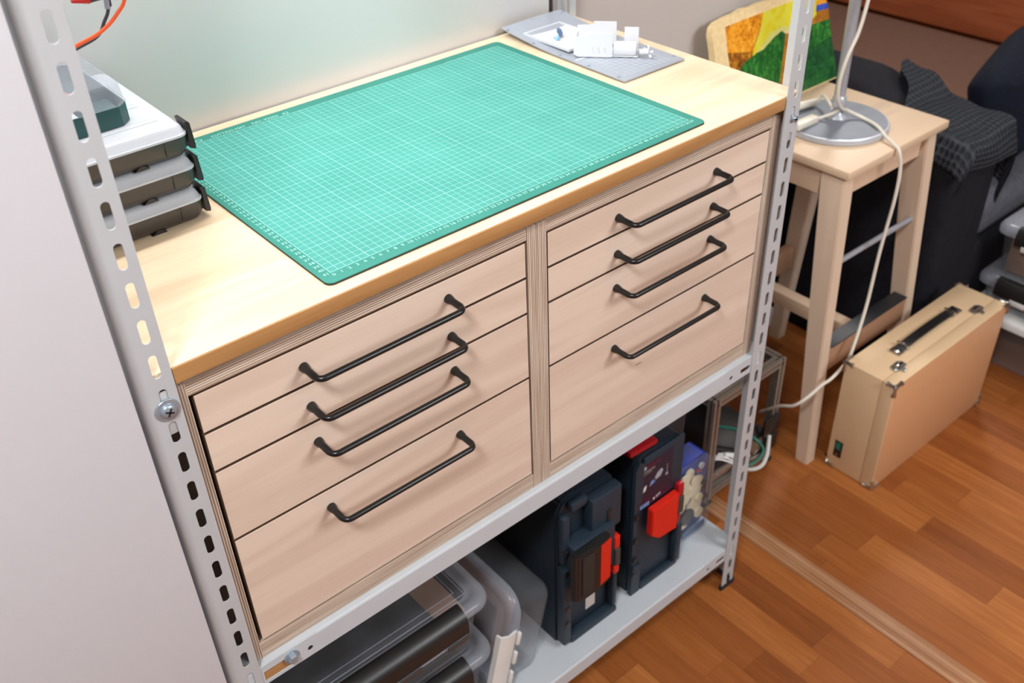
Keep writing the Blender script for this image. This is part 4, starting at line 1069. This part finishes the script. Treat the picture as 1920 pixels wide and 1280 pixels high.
bm = new(); loft(bm, [[(x, y, z) for x, y in rrect(.649+i, .748-i, .129+i, .403-i, .013)] for i, z in ((0, B0+.2783), (0, B0+.286), (.004, B0+.289))]); obj('tub_lid', bm, 'clear_rim', gc, ang=50)
bm = new(); box(bm, .664, .672, .300, .308, B0+.2895, B0+.300, .002); obj('lid_knob', bm, 'clear_rim', gc)

# ------------------------------------------------------------------ sofa, blanket, cushion
SX, SYF = 1.606, .135
def ztop(y):
    pts = [(.135, -.415), (.20, -.410), (.28, -.395), (.36, -.365), (.46, -.345), (1.9, -.355)]
    for (a, za), (b, zb_) in zip(pts, pts[1:]):
        if y <= b:
            t = max(0, min(1, (y-a)/(b-a))); t = t*t*(3-2*t); return za+(zb_-za)*t
    return pts[-1][1]
sofa = thing('sofa', (2.1, .9, F), 'charcoal fabric sofa behind the stool with a grey waffle blanket over its end', 'sofa')
bm = new(); rings = []
ys = [.135, .137, .145, .16]+[.19+.03*k for k in range(11)]+[.6, .8, 1.2, 1.9]
for y in ys:
    zt_ = ztop(y); r = .045; ins = 0
    if y < .16: ins = .028*(1-math.sqrt(max(0, 1-((.16-y)/.025)**2)))
    ring = [(SX+ins, y, F+.003)]
    for k in range(7):
        a = PI-PI/2*k/6; ring.append((SX+r+ins*.5+r*math.cos(a), y, zt_-ins*.6-r+r*math.sin(a)))
    for k in range(7):
        a = PI/2-PI/2*k/6; ring.append((SX+.20-r+r*math.cos(a), y, zt_-ins*.6-r+r*math.sin(a)))
    ring.append((SX+.20, y, F+.003)); rings.append(ring)
loft(bm, rings); obj('backrest', bm, 'sofa', sofa, ang=60)
bm = new(); box(bm, SX+.204, SX+.66, .14, 1.9, F+.003, -.74, .03, 3); obj('seat_base', bm, 'sofa', sofa)
bm = new(); box(bm, SX+.206, SX+.64, .14, 1.05, -.74, -.63, .04, 4); obj('seat_cushion', bm, 'sofa_seat', sofa, label='grey seat cushion')
bm = new(); box(bm, SX+.206, SX+.64, 1.06, 1.88, -.74, -.63, .04, 4); obj('seat_cushion', bm, 'sofa_seat', sofa)

# blanket: a sheet following the sofa back, over the top and down its outer side
bl_pts = {}
NU, NV = 70, 60
bm = new(); uvl = bm.loops.layers.uv.new('UVMap'); grid = []
def drop(y):   # how far the hem hangs down the outer side
    pts = [(-.2, -.56), (.02, -.56), (.035, -.485), (.07, -.425), (.13, -.428), (.20, -.445), (.235, -.425), (.30, -.39), (.36, -.345), (.44, -.325)]
    for (a, za), (b, zb_) in zip(pts, pts[1:]):
        if y <= b: t = max(0, (y-a)/(b-a)); return za+(zb_-za)*t
    return pts[-1][1]
for i in range(NU+1):
    row = []
    for j in range(NV+1):
        s = -.050 + .410*j/NV    # arc position: negative hangs on the outer side
        ymax = .235+.190*max(0, min(1, (s+.050)/.22))+.006*math.sin(s*60)
        a_ = .055+(ymax-.055)*i/NU; y = max(a_, .112+.008*math.sin(a_*50+s*10))
        zt_ = ztop(max(a_, SYF))+.012
        if a_ < .13: zt_ -= (.13-a_)*.95
        fold = .008*math.sin(y*34+s*12)+.004*math.sin(y*70-s*18+1)+.004*math.sin(s*40+y*15)
        if s < 0:
            x = SX-.012-abs(fold)*.8; z = zt_-.022+s*.7
            if s > -.04: t = (s+.04)/.04; x += .024*t*t; z += .02*t
        else:
            q_ = max(0, s-.19); x = SX+.012+min(s, .19)*.97+q_*.18; z = zt_+.010+fold*.6-q_*.95-.03*max(0, s-.14)
        y2 = y+.03*s-.015*math.sin(s*9)
        row.append((bm.verts.new((x, y2, z)), (a_*72, s*72)))
    grid.append(row)
for i in range(NU):
    for j in range(NV):
        q = [grid[i][j], grid[i+1][j], grid[i+1][j+1], grid[i][j+1]]
        f = bm.faces.new([a for a, _ in q])
        for lp, (_, uv) in zip(f.loops, q): lp[uvl].uv = uv
res = bmesh.ops.solidify(bm, geom=list(bm.faces), thickness=.006)
tag(obj('waffle_blanket', bm, 'waffle', ang=80), 'grey waffle knit blanket draped over the end of the charcoal sofa', 'blanket')

# cushion
bm = new(); rings = []
C0 = Vector((2.205, .30, -.500)); ca = Matrix.Rotation(math.radians(-14), 3, 'Y') @ Matrix.Rotation(math.radians(8), 3, 'Z') @ Matrix.Rotation(math.radians(78), 3, 'X')
res = bmesh.ops.create_uvsphere(bm, u_segments=48, v_segments=28, radius=1)
for v in bm.verts:
    p = v.co; q = Vector([math.copysign(abs(c)**.42, c) for c in p])
    thick = .085*(1-.5*max(abs(q.x), abs(q.y))**4)
    w_ = Vector((q.x*.185, q.y*.135, p.z*thick)); v.co = C0+ca @ w_
tag(obj('cushion', bm, 'cushion', ang=80), 'dark navy cushion lying on the sofa behind the blanket', 'cushion')

# ------------------------------------------------------------------ stack of clear boxes in front of the sofa
def latch_box(x0, x1, y0, y1, z0, H, label, grp, cat='storage box', lid='clear_rim', body='clear', clip=True):
    t = thing('latch_box', ((x0+x1)/2, (y0+y1)/2, z0), label, cat, grp)
    bm = new(); loft(bm, [[(x, y, z) for x, y in rrect(x0+.012+i, x1-.012-i, y0+.012+i, y1-.012-i, .025)] for i, z in ((.010, z0), (.002, z0+H*.7), (0, z0+H-.026))]); obj('box_body', bm, body, t, ang=50)
    bm = new(); loft(bm, [[(x, y, z) for x, y in rrect(x0+i, x1-i, y0+i, y1-i, .03)] for i, z in ((0, z0+H-.0255), (0, z0+H-.012), (.004, z0+H-.004), (.012, z0+H), (.03, z0+H))]); obj('box_lid', bm, lid, t, ang=50)
    if clip:
        yc = y1-.09
        bm = new(); prism(bm, [(x0-.007, z0+H-.040), (x0-.008, z0+H-.014), (x0+.002, z0+H+.003), (x0+.016, z0+H+.004), (x0+.016, z0+H+.0005), (x0-.0005, z0+H-.010), (x0-.0005, z0+H-.040)], y0+.06, y1-.055, 'xz'); c = obj('clip', bm, 'blk_plastic', t)
        for k in range(3):
            bm = new(); box(bm, x0-.009, x0-.0072, y0+.08+k*.09, y0+.12+k*.09, z0+H-.050, z0+H-.036, .001)
            obj('clip_hinge', bm, 'offwhite', c)
    return t
bx0, by1 = 1.835, .122
G = 'stacked clear boxes with black clips by the sofa'
latch_box(bx0-.015, bx0+.30, by1-.42, by1+.005, F+.0003, .150, 'lowest, wide grey lidded box of the stack in front of the sofa', None, lid='offwhite', body='clear', clip=False)
latch_box(bx0, bx0+.28, by1-.40, by1, F+.1510, .090, 'flat clear box with a black clip in the middle of the stack by the sofa', G)
latch_box(bx0+.012, bx0+.27, by1-.385, by1-.010, F+.2420, .140, 'topmost clear box of the stack by the sofa, showing a brown carton inside', G)
bm = new(); box(bm, bx0+.045, bx0+.22, by1-.34, by1-.045, F+.245, F+.345, .003); tag(obj('brown_carton', bm, 'cardboard'), 'brown carton inside the topmost clear box by the sofa', 'carton')

# ------------------------------------------------------------------ far side of the room
bm = new(); box(bm, 2.75, 4.0, .2, 3.4, F+.0005, F+.010, .003); tag(obj('rug', bm, 'rug'), 'plain taupe brown rug on the floor beyond the sofa', 'rug')
sd = thing('sideboard', (4.35, 1.8, F), 'polished reddish cherry sideboard at the far side beyond the taupe rug', 'sideboard')
bm = new(); box(bm, 4.012, 4.6, .95, 3.4, F+.02, F+.62, .006, 2); obj('carcass', bm, 'side_wood', sd)
for y in (1.15, 3.2):
    bm = new(); box(bm, 4.06, 4.12, y, y+.06, F+.0002, F+.02); obj('foot', bm, 'dark_wood', sd)
bm = new(); box(bm, 4.0, 4.7, .25, .94, F+.0003, F+1.5, .01, 2); tag(obj('dark_wardrobe', bm, 'dark_wood'), 'dark walnut wardrobe at the top right corner, beside the reddish sideboard', 'wardrobe')

# ------------------------------------------------------------------ light
def area(name, loc, target, size, size_y, power, col):
    l = bpy.data.lights.new(name, 'AREA'); l.shape = 'RECTANGLE'; l.size = size; l.size_y = size_y; l.energy = power; l.color = col
    o = bpy.data.objects.new(name, l); COL.objects.link(o); o.location = Vector(loc)+Vector((0, 0, ZO))
    o.rotation_euler = (Vector(target)-Vector(loc)).to_track_quat('-Z', 'Y').to_euler(); return o
area('ceiling_lamp', (-.95, -.90, 1.48), (.3, .1, -.4), .34, .34, 30, (.97, .98, 1))
area('broad_fill', (1.3, -2.0, 1.50), (.6, .2, -.5), 1.3, 1.3, 66, (.93, .965, 1))  # added broad fill to even out the room, not a real lamp
area('shelf_light', (.14, .36, .90), (.14, .30, 0), .90, .04, 6.8, (1, .985, .97))
area('far_fill', (3.1, 1.2, 1.50), (3.0, 1.3, -1), .5, .5, 30, (1, .95, .90))  # added fill that brightens the rug and sideboard, not a real lamp
w = bpy.data.worlds.new('World'); SC.world = w; w.use_nodes = True
w.node_tree.nodes['Background'].inputs[0].default_value = (.9, .93, 1, 1); w.node_tree.nodes['Background'].inputs[1].default_value = .3

# ------------------------------------------------------------------ camera
cam = bpy.data.cameras.new('camera'); co = bpy.data.objects.new('camera', cam); COL.objects.link(co)
yaw, pit, rol = .6752, -.6283, -.042
cy_, sy_ = math.cos(yaw), math.sin(yaw); cp, sp = math.cos(pit), math.sin(pit); cr, sr = math.cos(rol), math.sin(rol)
fwd = Vector((sy_*cp, cy_*cp, sp)); right = Vector((cy_, -sy_, 0)); up = right.cross(fwd)
r = cr*right+sr*up; u = -sr*right+cr*up
mw = Matrix((r, u, -fwd)).transposed().to_4x4(); mw.translation = Vector((-.4214, -.7931, .5653+ZO)); co.matrix_world = mw
cam.sensor_width = 36; cam.lens = 1866.55/1920*36; cam.clip_start = .02; cam.clip_end = 60
cam.dof.use_dof = True; cam.dof.focus_distance = 1.12; cam.dof.aperture_fstop = 7
SC.camera = co
SC.view_settings.view_transform = 'Standard'; SC.view_settings.look = 'None'; SC.view_settings.gamma = 1; SC.view_settings.use_curve_mapping = False
SC.view_settings.exposure = .45
SC.cycles.use_denoising = True
